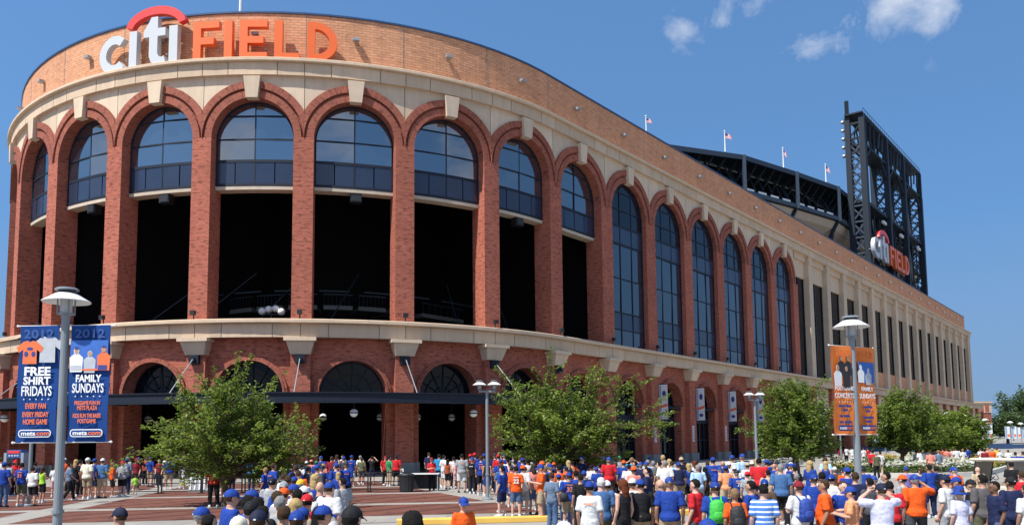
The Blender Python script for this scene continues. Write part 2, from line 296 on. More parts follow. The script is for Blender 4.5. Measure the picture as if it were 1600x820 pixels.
def arch_bay(b):
    wing = b >= 3; gl = b >= 4; sc = (S(b) + S(b + 1)) / 2; hb = (S(b + 1) - S(b)) / 2
    r, rg, ro, zc = (3.42, 4.08, 4.75, 25.55) if wing else (3.10, 3.74, 4.38, 25.95)
    # ring of moulded brick
    m = MB(); prof = [(r, -.6 if gl else -1.2), (r, .6), (rg - .09, .6), (rg - .09, .42), (rg + .09, .42), (rg + .09, .68), (ro, .68), (ro, .40)]
    nT = 36; arc = 0
    for i in range(nT):
        a, c = pi * i / nT, pi * (i + 1) / nT; dist = 0
        for (r0, w0), (r1, w1) in zip(prof, prof[1:]):
            d2 = dist + abs(r1 - r0) + abs(w1 - w0)
            A, Bq, Cq, D = ring_arc(r0, zc, sc, hb, a), ring_arc(r1, zc, sc, hb, a), ring_arc(r1, zc, sc, hb, c), ring_arc(r0, zc, sc, hb, c)
            um = lambda t, d: (d, t * (r0 + r1) / 2)
            if (Vector(A) - Vector(Bq)).length + abs(w0 - w1) + (Vector(Cq) - Vector(D)).length > .02:
                m.poly([(A[0], w0, A[1]), (D[0], w0, D[1]), (Cq[0], w1, Cq[1]), (Bq[0], w1, Bq[1])], 0, [um(a, dist), um(c, dist), um(c, d2), um(a, d2)])
            dist = d2
    P(m, 'arch', B_RING)
    # stone spandrel above the ring
    m = MB(); n = 26
    zo = lambda x: zc + sqrt(max(ro * ro - x * x, 0)) - .06
    for half in (-1, 1):
        xs = [half * (.02 + (hb - .04) * i / n) for i in range(n + 1)]
        for p, q in zip(xs, xs[1:]):
            a, c = sorted((p, q)); m.poly([(sc + a, .45, zo(a)), (sc + c, .45, zo(c)), (sc + c, .45, 30.82), (sc + a, .45, 30.82)])
    m.poly([(sc - hb + .02, .45, 30.82), (sc + hb - .02, .45, 30.82), (sc + hb - .02, -.3, 30.82), (sc - hb + .02, -.3, 30.82)])
    P(m, 'spandrel', STONE2)
    m = MB(); zt, zb = 30.62, zc + r - .12; ht, hbm = .62, .44
    m.loft([[(sc - hbm, .92, zb), (sc + hbm, .92, zb), (sc + hbm, .3, zb), (sc - hbm, .3, zb)], [(sc - ht, .98, zt), (sc + ht, .98, zt), (sc + ht, .3, zt), (sc - ht, .3, zt)]])
    P(m, 'keystone', STONE2)
    # window
    z1, z2, z3, z4 = ZB['win']; wp = .05 if gl else -.35
    fr = MB(); xs = [-r, 0, r] if not gl else [-r, -r / 3, r / 3, r]
    top = zc + r
    zlo = z1 if not gl else 11.8
    for x in xs[1:-1]: fr.box((sc + x - .055, wp - .08, zlo), (sc + x + .055, wp + .06, zc + sqrt(r * r - x * x) - .02))
    rows = [z1, z2, z3, z4] if not gl else [11.8, 13.6, 15.35, 18.87, z1, z2, z3, z4]
    for z in rows:
        hw = r if z <= zc else sqrt(r * r - (z - zc) ** 2)
        t = .11 if z in (z1, z2) else .055
        fr.box((sc - hw, wp - .09, z - t), (sc + hw, wp + .075, z + t), 4)
    for i in range(24):
        a, c = pi * i / 24, pi * (i + 1) / 24
        for ra, rb in ((r - .13, r),):
            p = [(sc + ra * cos(a), wp + .07, zc + ra * sin(a)), (sc + ra * cos(c), wp + .07, zc + ra * sin(c)), (sc + rb * cos(c), wp + .07, zc + rb * sin(c)), (sc + rb * cos(a), wp + .07, zc + rb * sin(a))]
            fr.poly(p); fr.poly([p[0], (p[0][0], wp - .08, p[0][2]), (p[1][0], wp - .08, p[1][2]), p[1]])
    for x in (-r, r): fr.box((sc + min(x, x * .958), wp - .08, zlo), (sc + max(x, x * .958), wp + .07, zc))
    win = P(fr, 'window', NAVY)
    def cell(name, x0, x1, za, zb_, mat, dep=0.0):
        pl = cellpoly(sc, x0, x1, za, zb_, r, zc)
        if not pl: return
        mb = MB(); tl = random.uniform(-.03, .03); tw = random.uniform(-.03, .03)
        mid = (x0 + x1) / 2 + sc; zm = (za + zb_) / 2
        mb.poly([(s, wp + dep + tl * (s - mid) * .5 + tw * (z - zm) * .5, z) for s, z in pl])
        mb.poly([(s, wp - .05, z) for s, z in pl][::-1])
        fp, ft, fn = frame(mid, 0)                    # each pane is flat, set in the tangent plane
        mb.xf(lambda q: fp + ft * (q[0] - mid) + fn * q[1] + Vector((0, 0, q[2]))); mb.f = [t[::-1] for t in mb.f]; mb.uv = [t[::-1] for t in mb.uv]; mb.build(name, mat, win)
    for za, zb_ in zip([z2, z3, z4], [z3, z4, top]):
        for x0, x1 in zip(xs, xs[1:]): cell('pane', x0, x1, za, zb_, GLASSN if gl else GLASSD)
    px = [-r, -r / 2, 0, r / 2, r] if not gl else xs
    for x0, x1 in zip(px, px[1:]): cell('spandrel_panel', x0, x1, z1 + .06, z2 - .06, NAVYP, .03)
    if gl:
        for za, zb_, nm, mt in ((11.8, 13.6, 'pane', GLASSW), (13.6, 15.35, 'spandrel_panel', NAVYP), (15.35, 18.87, 'pane', GLASSW), (18.87, z1, 'pane', GLASSW)):
            for x0, x1 in zip(xs, xs[1:]): cell(nm, x0, x1, za, zb_, mt)
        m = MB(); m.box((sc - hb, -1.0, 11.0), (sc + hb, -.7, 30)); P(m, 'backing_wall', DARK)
    else:
        m = MB(); m.box((sc - r - .02, -1.24, 22.05), (sc + r + .02, -.29, 22.33), 4); P(m, 'soffit_beam', CREAM)
    # ground-floor wall with its arch
    rl, zl = 2.55, 6.18; m = MB(); n = 16; wf = .05
    for x0, x1 in ((-hb, -rl), (rl, hb)):
        m.poly([(sc + x0, wf, .9), (sc + x1, wf, .9), (sc + x1, wf, 10.5), (sc + x0, wf, 10.5)])
        xe = x1 if x0 < 0 else x0; q = [(sc + xe, wf, 0), (sc + xe, wf, zl), (sc + xe, -1.8, zl), (sc + xe, -1.8, 0)]; m.poly(q if x0 > 0 else q[::-1])
    for i in range(n):
        x0, x1 = -rl * cos(pi * i / n), -rl * cos(pi * (i + 1) / n); h0, h1 = zl + rl * sin(pi * i / n), zl + rl * sin(pi * (i + 1) / n)
        m.poly([(sc + x0, wf, h0), (sc + x1, wf, h1), (sc + x1, wf, 10.5), (sc + x0, wf, 10.5)])
        m.poly([(sc + x1, wf, h1), (sc + x0, wf, h0), (sc + x0, -1.8, h0), (sc + x1, -1.8, h1)])
    P(m, 'lower_wall', B_RED)
    m = MB()
    for i in range(n):
        a, c = pi * i / n, pi * (i + 1) / n; pr = [(rl, .0), (rl, .34), (rl + .16, .34), (rl + .16, .27), (rl + .34, .27), (rl + .34, .0)]; dd = 0
        for (r0, w0), (r1, w1) in zip(pr, pr[1:]):
            d2 = dd + abs(r1 - r0) + abs(w1 - w0)
            m.poly([(sc + r0 * cos(a), w0, zl + r0 * sin(a)), (sc + r0 * cos(c), w0, zl + r0 * sin(c)), (sc + r1 * cos(c), w1, zl + r1 * sin(c)), (sc + r1 * cos(a), w1, zl + r1 * sin(a))], 0, [(dd, a * 2.7), (dd, c * 2.7), (d2, c * 2.7), (d2, a * 2.7)]); dd = d2
    P(m, 'lower_arch', B_RING)
    # fanlight
    wq = -.9; f = MB()
    for k in range(1, 6):
        a = pi * k / 6; f.bar((sc, wq, zl), (sc + rl * cos(a), wq, zl + rl * sin(a)), .06)
    for rr in (.75, 1.6, 2.47):
        for k in range(16):
            a, c = pi * k / 16, pi * (k + 1) / 16; f.bar((sc + rr * cos(a), wq, zl + rr * sin(a)), (sc + rr * cos(c), wq, zl + rr * sin(c)), .06)
    f.box((sc - rl, wq - .1, zl - .12), (sc + rl, wq + .1, zl + .12), 3)
    if gl:
        f.box((sc - rl, wq - .08, 4.3), (sc + rl, wq + .08, 5.0), 3)
        for x in (-rl + .06, -1.25, 0, 1.25, rl - .06): f.box((sc + x - .06, wq - .06, 0), (sc + x + .06, wq + .06, zl))
        f.box((sc - rl, wq - .05, 2.3), (sc + rl, wq + .05, 2.42), 3)
    lg = MB(); lg.box((sc - rl, -1.0, 5.86), (sc + rl, .06, 6.04), 3); P(lg, 'sun_stop_ledge', NAVY)  # ledge added to stop sun leaking down between canopy and fanlight
    fl = P(f, 'fanlight', NAVY)
    g = MB(); pts = [(sc + (rl + .08) * cos(pi * k / 16), wq - .06, zl - .1 + (rl + .18) * sin(pi * k / 16)) for k in range(17)]; g.poly(pts[::-1]); g.poly([(x, y - .04, z) for x, y, z in pts]); P(g, 'pane', GLASSB, fl)
    if gl:
        g = MB(); g.box((sc - rl + .02, wq - .12, 0), (sc + rl - .02, wq - .07, zl), 3); P(g, 'door_glass', GLASSB)

for b in range(U0, 10): arch_bay(b)
for k in range(U0, 11):                                      # piers, pilasters, brackets
    s = S(k); wl = 1.0 if k > 3 else .745; wr = 1.0 if k >= 3 else .745; zl = 25.55 if k > 3 else 25.95; zr = 25.55 if k >= 3 else 25.95
    m = MB(); m.box((s - wl, -1.25 if k <= 4 else -.6, 11.72), (s, .6, zl)); m.box((s, -1.25 if k < 4 else -.6, 11.72), (s + wr, .6, zr)); P(m, 'pier', B_RED)
    m = MB(); m.box((s - .72, -.1, .9), (s + .72, .62, 9.15)); P(m, 'pilaster', B_RED)
    m = MB(); m.box((s - .8, -.1, 0), (s + .8, .74, .92)); m.box((s - (s - S(k - .5)) + 2.55, -.1, 0), (s - .8, .34, .92), 2); m.box((s + .8, -.1, 0), (s + (S(k + .5) - s) - 2.55, .34, .92), 2)
    P(m, 'plinth', PLINTH)
    m = MB(); q = lambda h, w, z: [(s - h, w, z), (s + h, w, z), (s + h, 0, z), (s - h, 0, z)]
    m.loft([q(.72, .85, 9.12), q(.98, 1.2, 10.1)]); m.box((s - 1.14, 0, 10.1), (s + 1.14, 1.36, 10.36)); P(m, 'bracket', STONE2)
    if -6 <= k <= 3:
        m = MB(); m.box((s - .34, .6, 8.45), (s + .34, .95, 9.1)); m.box((s - .12, .9, 8.6), (s + .12, 1.12, 8.9)); P(m, 'anchor_box', NAVY)
    m = MB(); m.box((s - .22, 1.0, 12.1), (s + .12, 1.3, 12.42)); m.tube([(s - .05, 1.0, 11.75), (s - .05, 1.0, 12.15)], .05); P(m, 'spotlight', BLACKM)
# entablatures of separate cast-stone panels
def course(name, wf, z0, z1, wl, zl0, zl1, ua, ub):
    m = MB(); n = int((S(ub) - S(ua)) / 1.3)
    m.box((S(ua), wf - .6, z0 + .02), (S(ub), wf - .12, z1 + .05), n)
    P(m, name + '_backing', CONC_W)
    m = MB(); xs = [S(ua) + (S(ub) - S(ua)) * i / n for i in range(n + 1)]
    pr = [(wf - .3, zl0), (wl - .05, zl0), (wl, zl0 + .05), (wl, zl1 - .05), (wl - .06, zl1), (0, zl1 + .12)]
    for a, c in zip(xs, xs[1:]):
        for (w0, q0), (w1, q1) in zip(pr, pr[1:]): m.poly([(a, w0, q0), (c, w0, q0), (c, w1, q1), (a, w1, q1)])
    P(m, name + '_lip', STONE)
    cuts = []
    for k in range(int(math.floor(ua)), int(math.ceil(ub))): cuts += [k, k + .26, k + .74]
    cuts = sorted(c for c in cuts if ua < c < ub); cuts = [ua] + cuts + [ub]
    for a, c in zip(cuts, cuts[1:]):
        m = MB(); j = random.uniform(-.006, .006); m.box((S(a) + .03, wf - .12, z0), (S(c) - .03, wf + j, z1), max(1, int((S(c) - S(a)) / 1.2))); P(m, name + '_panel', STONE)
course('cornice', .80, *ZB['pan'], 1.1, *ZB['lip'], U0, U1)
course('belt', .92, *ZB['bpan'], 1.30, *ZB['belt'], U0, U1 + 1.3)
# parapet
n = 150; xs = [S(U0) + (S(25.7) - S(U0)) * i / n for i in range(n + 1)]
m = MB()
for a, c in zip(xs, xs[1:]):
    m.poly([(a, 0, 31.9), (c, 0, 31.9), (c, 0, ZB['attic']), (a, 0, ZB['attic'])]); m.poly([(c, -.5, 31.9), (a, -.5, 31.9), (a, -.5, ZB['attic']), (c, -.5, ZB['attic'])])
m.poly([(xs[-1], 0, 31.9), (xs[-1], -.5, 31.9), (xs[-1], -.5, ZB['attic']), (xs[-1], 0, ZB['attic'])]); m.poly([(xs[0], -.5, 31.9), (xs[0], 0, 31.9), (xs[0], 0, ZB['attic']), (xs[0], -.5, ZB['attic'])])
P(m, 'parapet', B_TAN)
m = MB(); m.box((S(U0), -.6, ZB['attic']), (S(25.7), .10, ZB['attic'] + .14), n); P(m, 'coping', COPE)
for k in range(-5, 25):
    s = S(k + .5); m = MB(); m.box((s - .12, 0, 34.15), (s + .12, .12, 34.4)); m.box((s - .26, .12, 34.2), (s + .26, .5, 34.4)); P(m, 'floodlight', GALV)
# dark shell inside the rotunda
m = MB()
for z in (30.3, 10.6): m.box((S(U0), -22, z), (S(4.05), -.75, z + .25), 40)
m.box((S(U0), -22.3, 0), (S(4.3), -22, 31), 40); m.box((S(4.05), -22, 0), (S(4.1), -1.3, 31)); [m.box((S(q) - .1, -22, 0), (S(q) + .1, -1.3, 30.3)) for q in (-5, -3)]; m.box((S(U0) - .1, -22, 0), (S(U0), -.5, 31))  # includes cross walls added to block the sky seen through the far arches
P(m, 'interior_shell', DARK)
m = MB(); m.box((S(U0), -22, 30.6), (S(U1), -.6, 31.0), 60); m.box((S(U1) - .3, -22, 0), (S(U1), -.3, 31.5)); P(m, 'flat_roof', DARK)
for k in range(-5, 4):
    m = MB(); s = S(k + .4); m.bar((s - 1, -7, 13), (s + 3, -12, 18), .09); m.box((s - 3.2, -14, 16.6), (s + 2.0, -13.9, 16.72)); P(m, 'interior_beam', STEELL)
# wing of precast piers
NP = 16
cs = [S(10.8 + k) for k in range(NP)]
for k, s in enumerate(cs):
    m = MB(); m.box((s - .88, -.4, 11.72), (s + .88, .62, 29.6)); m.box((s - .95, -.4, 29.6), (s + .95, .72, 30.1)); m.box((s - .88, -.4, 30.1), (s + .88, .66, 30.84)); P(m, 'precast_pier', CONC_W)
    s0 = S(10) + 1.25 if k == 0 else cs[k - 1] + .88; s1 = s - .88; zb_ = 11.8 if k < 4 else 15.0; zt = 27.2
    m = MB(); m.box((s0, -.7, zt), (s1, -.10, 30.84)); m.box((s0, -.7, 29.9), (s1, .2, 30.84))
    P(m, 'upper_panel', STONE)
    if zb_ > 12: m = MB(); m.box((s0, -.7, 11.72), (s1, -.10, zb_)); P(m, 'lower_panel', B_TAN)
    fr = MB(); fr.box((s0, -.5, 19.9), (s1, -.3, 20.1)); fr.box((s0, -.5, 22.3), (s1, -.3, 22.5)); fr.box((s0 + (s1 - s0) / 2 - .05, -.5, zb_), (s0 + (s1 - s0) / 2 + .05, -.3, zt)); fr.box((s0, -.5, zb_), (s0 + .1, -.25, zt)); fr.box((s1 - .1, -.5, zb_), (s1, -.25, zt))
    w = P(fr, 'slot_window', NAVY)
    for za, zc_ in ((zb_, 19.9), (20.1, 22.3), (22.5, zt)):
        for xa, xb in ((s0 + .1, (s0 + s1) / 2 - .05), ((s0 + s1) / 2 + .05, s1 - .1)):
            g = MB(); g.box((xa, -.42, za), (xb, -.40, zc_)); P(g, 'pane', GLASSB, w)
m = MB(); m.box((S(10) + 1.2, -1.4, 0), (S(U1), -.86, 30.9), 3); m.box((S(U1) - .85, -12, 11.7), (S(U1), .5, 31.3)); P(m, 'wing_core', CONC_W)
for k in range(NP + 2):
    s = S(10.8 + k); m = MB(); m.box((s - .62, -1.0, 0), (s + .62, .55, 10.42)); P(m, 'arcade_pier', B_RED)
    s0, s1 = s - ST + .62, s - .62
    if k == 0: s0 = S(10) + 1.3
    m = MB(); m.box((s0, -.7, 6.9), (s1, -.05, 10.42)); P(m, 'arcade_panel', CONC_W)
    m = MB(); m.box((s0, -.65, 0), (s1, -.6, 6.9)); P(m, 'arcade_glass', GLASSB)
    m = MB(); m.box((s0, -.6, 2.5), (s1, -.45, 2.7)); m.box((s0 + 2, -.6, 0), (s0 + 2.15, -.45, 6.9)); m.box((s1 - 2.15, -.6, 0), (s1 - 2, -.45, 6.9)); P(m, 'arcade_frame', NAVY)
    if k % 1 == 0 and k > 4:
        m = MB(); m.loft([[(s0 + .3, -.05, 7.4), (s1 - .3, -.05, 7.4), (s1 - .3, -.05, 7.5), (s0 + .3, -.05, 7.5)], [(s0 + .3, 1.3, 6.3), (s1 - .3, 1.3, 6.3), (s1 - .3, 1.3, 6.45), (s0 + .3, 1.3, 6.45)]]); P(m, 'awning', mk('blue_awning', (.02, .06, .22), .7))
# canopy over the gates
m = MB(); sa, sb = S(-6.2), S(2.75); n = 60
m.box((sa, .1, 5.72), (sb, 4.4, 5.82), n); P(m, 'canopy_roof', NAVY)
m = MB(); m.box((sa, 4.4, 5.36), (sb, 4.62, 5.98), n); m.box((sa, 4.3, 5.98), (sb, 4.72, 6.06), n); m.box((sa, 4.3, 5.30), (sb, 4.70, 5.36), n); P(m, 'canopy_fascia', NAVY)
for k in range(-24, 12):
    s = S(k / 4); m = MB()
    if sa < s < sb: m.box((s - .06, .35, 5.42), (s + .06, 4.4, 5.72)); P(m, 'canopy_rib', NAVY)
for k in range(-6, 3):
    s = S(k)
    for d in (-.0,):
        m = MB(); m.tube([(s, 1.1, 8.75), (s + d, 4.35, 5.95)], .036, 6); P(m, 'tie_rod', GALV)

# single-storey range running straight on to the left of the rotunda
_p3, _t3, _n3 = frame(S(-3), 0)
def LF(q): v = _p3 + _t3 * q[0] + _n3 * q[1]; return (v.x, v.y, q[2])
def PL(mb, name, mats): mb.xf(LF); mb.f = [t[::-1] for t in mb.f]; mb.uv = [t[::-1] for t in mb.uv]; return mb.build(name, mats, stad)
m = MB(); m.box((-34, -.55, 10.42), (.4, .68, 11.42)); PL(m, 'belt_backing', CONC_W)
m = MB(); m.box((-34, -.6, 11.43), (.4, 1.1, 11.75)); PL(m, 'belt_lip', STONE)
for i in range(12): m = MB(); m.box((-34 + i * 2.85, .6, 10.4), (-34 + i * 2.85 + 2.79, .8, 11.41)); PL(m, 'belt_panel', STONE)
m = MB(); m.box((-34, -12, 11.2), (.4, -.5, 11.5)); PL(m, 'flat_roof', DARK)
for i in range(4):
    sc = -3.85 - i * 7.7; rl, zl, n = 2.55, 6.18, 16; m = MB()
    for x0, x1 in ((-3.85, -rl), (rl, 3.85)): m.box((sc + x0, -1.6, 0), (sc + x1, .14, 10.45))
    for k in range(n):
        x0, x1 = -rl * cos(pi * k / n), -rl * cos(pi * (k + 1) / n); h0, h1 = zl + rl * sin(pi * k / n), zl + rl * sin(pi * (k + 1) / n)
        m.poly([(sc + x0, .14, h0), (sc + x1, .14, h1), (sc + x1, .14, 10.45), (sc + x0, .14, 10.45)]); m.poly([(sc + x1, .14, h1), (sc + x0, .14, h0), (sc + x0, -1.6, h0), (sc + x1, -1.6, h1)])
    PL(m, 'lower_wall', B_RED)
    m = MB(); m.box((sc - rl, -1.75, 0), (sc + rl, -1.65, 8.75)); PL(m, 'arch_shade_panel', DARK)  # near-black panel standing in for the shade inside the arch
    s = sc - 3.85; m = MB(); m.box((s - .72, .1, .9), (s + .72, .62, 9.15)); PL(m, 'pilaster', B_RED); m = MB(); m.box((s - .8, .1, 0), (s + .8, .74, .92)); PL(m, 'plinth', PLINTH)
    m = MB(); q = lambda h, w, z: [(s - h, w, z), (s + h, w, z), (s + h, 0, z), (s - h, 0, z)]; m.loft([q(.72, .85, 9.12), q(.98, 1.2, 10.1)]); m.box((s - 1.14, 0, 10.1), (s + 1.14, 1.36, 10.36)); PL(m, 'bracket', STONE2)
m = MB(); m.box((-34, .3, 5.72), (.2, 4.4, 5.82)); m.box((-34, 4.4, 5.36), (.2, 4.62, 5.98)); PL(m, 'canopy_roof', NAVY)

for k in (-3, -2, 0, 2):                        # speaker boxes under the window soffits
    s = S(k + .52); m = MB(); m.box((s - .45, -1.1, 21.35), (s + .45, -.4, 22.04)); m.box((s - .38, -.4, 21.42), (s + .38, -.34, 21.97)); P(m, 'speaker', BLACKM)

for k in range(-3, 4):                          # dim concourse edges and columns seen through the open bays
    s = S(k + .5); m = MB(); m.box((s - 3.7, -21.6, 15.4), (s + 2.6, -17, 15.8), 4); P(m, 'concourse_slab', PLINTH)
    m = MB(); [m.box((s - 3.6 + q * .9, -17.1, 15.8), (s - 3.55 + q * .9, -17.05, 16.9)) for q in range(7)]; m.box((s - 3.7, -17.12, 16.85), (s + 2.6, -17.02, 16.95), 4); P(m, 'concourse_rail', STEELL)

for k in range(-6, 26, 1):                      # movement joints in the parapet brick
    m = MB(); s = S(k); m.box((s - .025, 0, 32.0), (s + .025, .006, ZB['attic'] - .01)); P(m, 'movement_joint', PLINTH)
# ------------------------------------------------------------------ raised letters
def ringpts(cx, cz, rx, rz, a0, a1, n): return [(cx + rx * cos(a0 + (a1 - a0) * i / n), cz + rz * sin(a0 + (a1 - a0) * i / n)) for i in range(n + 1)]
def letter_shapes():
    """(name, material key, list of outlines) in metres from the sign's left foot"""
    o = -16.91; R = lambda x0, x1, z0, z1: [(x0 - o, z0), (x1 - o, z0), (x1 - o, z1), (x0 - o, z1)]
    cx, cz = -15.38, 1.45; a0, a1 = radians(47), radians(313)
    c = [(x - o, z) for x, z in ringpts(cx, cz, 1.53, 1.56, a0, a1, 20)] + [(x - o, z) for x, z in ringpts(cx, cz, .83, .86, a1, a0, 20)]
    t = [(-12.10, 3.62), (-11.95, 3.95), (-11.35, 3.95), (-11.35, 3.0), (-10.66, 3.0), (-10.66, 2.35), (-11.35, 2.35), (-11.35, .95), (-11.2, .68), (-10.95, .62), (-10.75, .70), (-10.60, .1), (-11.0, -.06), (-11.5, 0), (-11.92, .3), (-12.1, .8), (-12.1, 2.35), (-12.62, 2.35), (-12.62, 2.85)]
    t = [(x - o, z) for x, z in t][::-1]
    ax, az = -11.57, 3.05
    arc = [(x - o, z) for x, z in ringpts(ax, az, 2.72, 1.75, radians(170), radians(10), 24)] + [(x - o, z) for x, z in ringpts(ax, az - .02, 2.12, 1.12, radians(8), radians(172), 24)]
    arc = [(x, z + .02) for x, z in arc]
    F = [(-8.42, 0), (-7.8, 0), (-7.8, 1.3), (-6.75, 1.3), (-6.75, 1.85), (-7.8, 1.85), (-7.8, 2.6), (-6.33, 2.6), (-6.33, 3.15), (-8.42, 3.15)]
    E_ = [(-4.84, 0), (-2.72, 0), (-2.72, .55), (-4.22, .55), (-4.22, 1.3), (-3.0, 1.3), (-3.0, 1.85), (-4.22, 1.85), (-4.22, 2.6), (-2.72, 2.6), (-2.72, 3.15), (-4.84, 3.15)]
    Lt = [(-2.25, 0), (-.35, 0), (-.35, .55), (-1.63, .55), (-1.63, 3.15), (-2.25, 3.15)]
    sh = lambda q: [(x - o, z) for x, z in q]
    do = ringpts(.75 - o, 1.575, 1.70, 1.575, -pi / 2, pi / 2, 14); di = ringpts(.75 - o, 1.575, 1.10, 1.02, -pi / 2, pi / 2, 14)
    D = [(do[i], do[i + 1], di[i + 1], di[i]) for i in range(14)] + [[(.16 - o, 0), (.75 - o, 0), (.75 - o, 3.15), (.16 - o, 3.15)]]
    return [('letter_c', 0, [c]), ('letter_i', 0, [R(-13.92, -13.2, 0, 3.05)]), ('letter_t', 0, [t]), ('letter_i', 0, [R(-10.38, -9.66, .02, 3.07)]), ('arc', 2, [arc]),
            ('letter_f', 1, [sh(F)]), ('letter_i', 1, [R(-5.98, -5.36, 0, 3.15)]), ('letter_e', 1, [sh(E_)]), ('letter_l', 1, [sh(Lt)]), ('letter_d', 1, [list(q) for q in D])]
def sign(root, s0, sx, z0, sz, wf, depth, flat_s=None):
    for nm, mi, outs in letter_shapes():
        xs = [x for o in outs for x, _ in o]; xc = (min(xs) + max(xs)) / 2
        p, tg, nn = frame(s0 + xc * sx if flat_s is None else s0 + xc * sx, 0)
        m = MB()
        for o in outs: m.prism(o, wf, wf - depth, 1, 0)
        m.xf(lambda q: p + tg * ((q[0] - xc) * sx) + nn * q[1] + Vector((0, 0, z0 + q[2] * sz)))
        ob = m.build(nm, [[WHITE, ORNG, ORED][mi], [WHITE, ORNG, ORED][mi]], root, weld=True)
        bk = MB()
        for x in (min(xs) + .25, max(xs) - .25):
            zc = 1.0 if nm != 'arc' else 3.4
            bk.box((x - .05, wf - depth - (.35 if wf > 0 else .6), zc), (x + .05, wf - depth, zc + .1))
        bk.xf(lambda q: p + tg * ((q[0] - xc) * sx) + nn * q[1] + Vector((0, 0, z0 + q[2] * sz))); bk.build('bracket', GALV, ob, org=tuple(root['org']))
p_, _, _ = frame(-7, 1)
sg = empty('letter_sign', (p_.x, p_.y, 31.9), 'large white and orange raised letters under a red arc on the rotunda parapet', 'sign')
sign(sg, -16.91, 1, 31.92, 1, 1.0, .48)

# ------------------------------------------------------------------ light tower behind the wing
def B3(u, w, z): q, _, _ = frame(S(u), w); return Vector((q.x, q.y, z))
TU = [21.0, 23.56, 25.71, 28.15]; WO, WI = -14.0, -17.6
tw = empty('light_tower', tuple(B3(24.5, -16, 30)), 'tall dark steel lattice tower with top truss and floodlights behind the stadium wing', 'light tower')
for i, u in enumerate(TU):
    m = MB()
    for w in (WO, WI): m.bar(B3(u, w, 30), B3(u, w, 86.5), 1.35, 1.35, up=(.6, .8, 0))
    m.build('column', STEEL, tw)
    m = MB(); z = 33
    while z < 78:
        m.bar(B3(u, WO, z), B3(u, WI, z), .42); m.bar(B3(u, WO, z), B3(u, WI, z + 4.2), .36); m.bar(B3(u, WI, z), B3(u, WO, z + 4.2), .36); m.bar(B3(u + .3, WO, z + 2), B3(u + .3, WI, z + 6.2), .3); m.bar(B3(u + .3, WI, z + 2), B3(u + .3, WO, z + 6.2), .3)
        if i in (1, 2): m.bar(B3(u + .32, WO - 1.5, z), B3(u + .32, WI, z + 3.5), .2)
        z += 4.2
    for w in (WO, WI): m.bar(B3(u + .3, w, 30), B3(u + .3, w, 79), .5)
    m.build('lattice', STEELL, tw)
for w in (WO, WI):
    m = MB(); m.bar(B3(TU[0], w, 86.5), B3(TU[3], w, 86.5), .7); m.bar(B3(TU[0], w, 79), B3(TU[3], w, 79), .55)
    m.build('truss_chord', STEEL, tw)
    if w == WO:
        for a, c in zip(TU, TU[1:]):
            for k in range(1, 6):
                u = a + (c - a) * k / 6; m = MB(); m.bar(B3(u, w, 79.3 if k < 4 else 81.5), B3(u + (.16 if k > 3 else 0), w, 86.2), .38); m.build('hanger', STEEL if k < 4 else STEELL, tw)
            for q0, q1 in ((a, a + .75), (c, c - .75)): m = MB(); m.bar(B3(q0, w, 74.0), B3(q1, w, 79), .55); m.build('knee_brace', STEEL, tw)
            m = MB(); m.loft([[B3(a, WI, 78.6), B3(c, WI, 78.6), B3(c, WO, 78.6), B3(a, WO, 78.6)], [B3(a, WI, 79.0), B3(c, WI, 79.0), B3(c, WO, 79.0), B3(a, WO, 79.0)]]); m.build('truss_floor', STEEL, tw)
    else:
        m = MB()
        for a, c in zip(TU, TU[1:]):
            for k in range(6): u = a + (c - a) * k / 6; v = a + (c - a) * (k + 1) / 6; m.bar(B3(u, w, 79 if k % 2 else 86.5), B3(v, w, 86.5 if k % 2 else 79), .35)
        m.build('truss_web', STEEL, tw)
m = MB(); m.loft([[B3(TU[0] - .15, WI - .4, 86.6), B3(TU[3] + .1, WI - .4, 86.6), B3(TU[3] + .1, WO + .5, 86.6), B3(TU[0] - .15, WO + .5, 86.6)], [B3(TU[0] - .15, WI - .4, 87.0), B3(TU[3] + .1, WI - .4, 87.0), B3(TU[3] + .1, WO + .5, 87.0), B3(TU[0] - .15, WO + .5, 87.0)]]); m.build('catwalk', STEEL, tw)
m = MB()
for k in range(31): u = TU[0] + (TU[3] - TU[0]) * k / 30; m.bar(B3(u, WO + .4, 87), B3(u, WO + .4, 88.2), .08)
m.bar(B3(TU[0], WO + .4, 88.2), B3(TU[3], WO + .4, 88.2), .09); m.build('railing', STEELL, tw)
for k in range(5):
    z = 85.5 - k * 2.3; m = MB(); c = B3(TU[0], WI - 1.2, z)
    m.ball(c, (.6, .6, .45), 10, 6); m.bar(c, B3(TU[0], WI, z), .3); m.build('floodlight', GALV, tw)
m = MB()
for z in (84.5, 80.5, 76.8): m.bar(B3(TU[0], WO, z), B3(TU[0], WI, z), .5)
m.bar(B3(TU[0], WO, 76.8), B3(TU[0], WI, 80.5), .35); m.bar(B3(TU[0], WI, 80.5), B3(TU[0], WO, 84.5), .35); m.box(tuple(B3(TU[0], WI, 86.5) - Vector((.4, .4, 0))), tuple(B3(TU[0], WI, 91) + Vector((.4, .4, 0)))); m.build('lamp_frame', STEEL, tw)
for a, c in zip(TU, TU[1:]):                    # service floors low between the columns
    m = MB(); m.loft([[B3(a, WI, 63.2), B3(c, WI, 63.2), B3(c, WO, 63.2), B3(a, WO, 63.2)], [B3(a, WI, 64), B3(c, WI, 64), B3(c, WO, 64), B3(a, WO, 64)]]); m.build('service_floor', STEEL, tw)
    m = MB(); q = B3(c - .55, WO - .5, 61.6); m.bar(q, B3(c - .15, WO - .5, 61.6), .5, .8); m.build('air_unit', LAMPW, tw)
m = MB()
for k in range(13):
    u = TU[0] + (TU[3] - TU[0]) * k / 12; m.bar(B3(u, WO - .8, 32), B3(u, WO - .8, 62 if k % 4 else 63), .3)
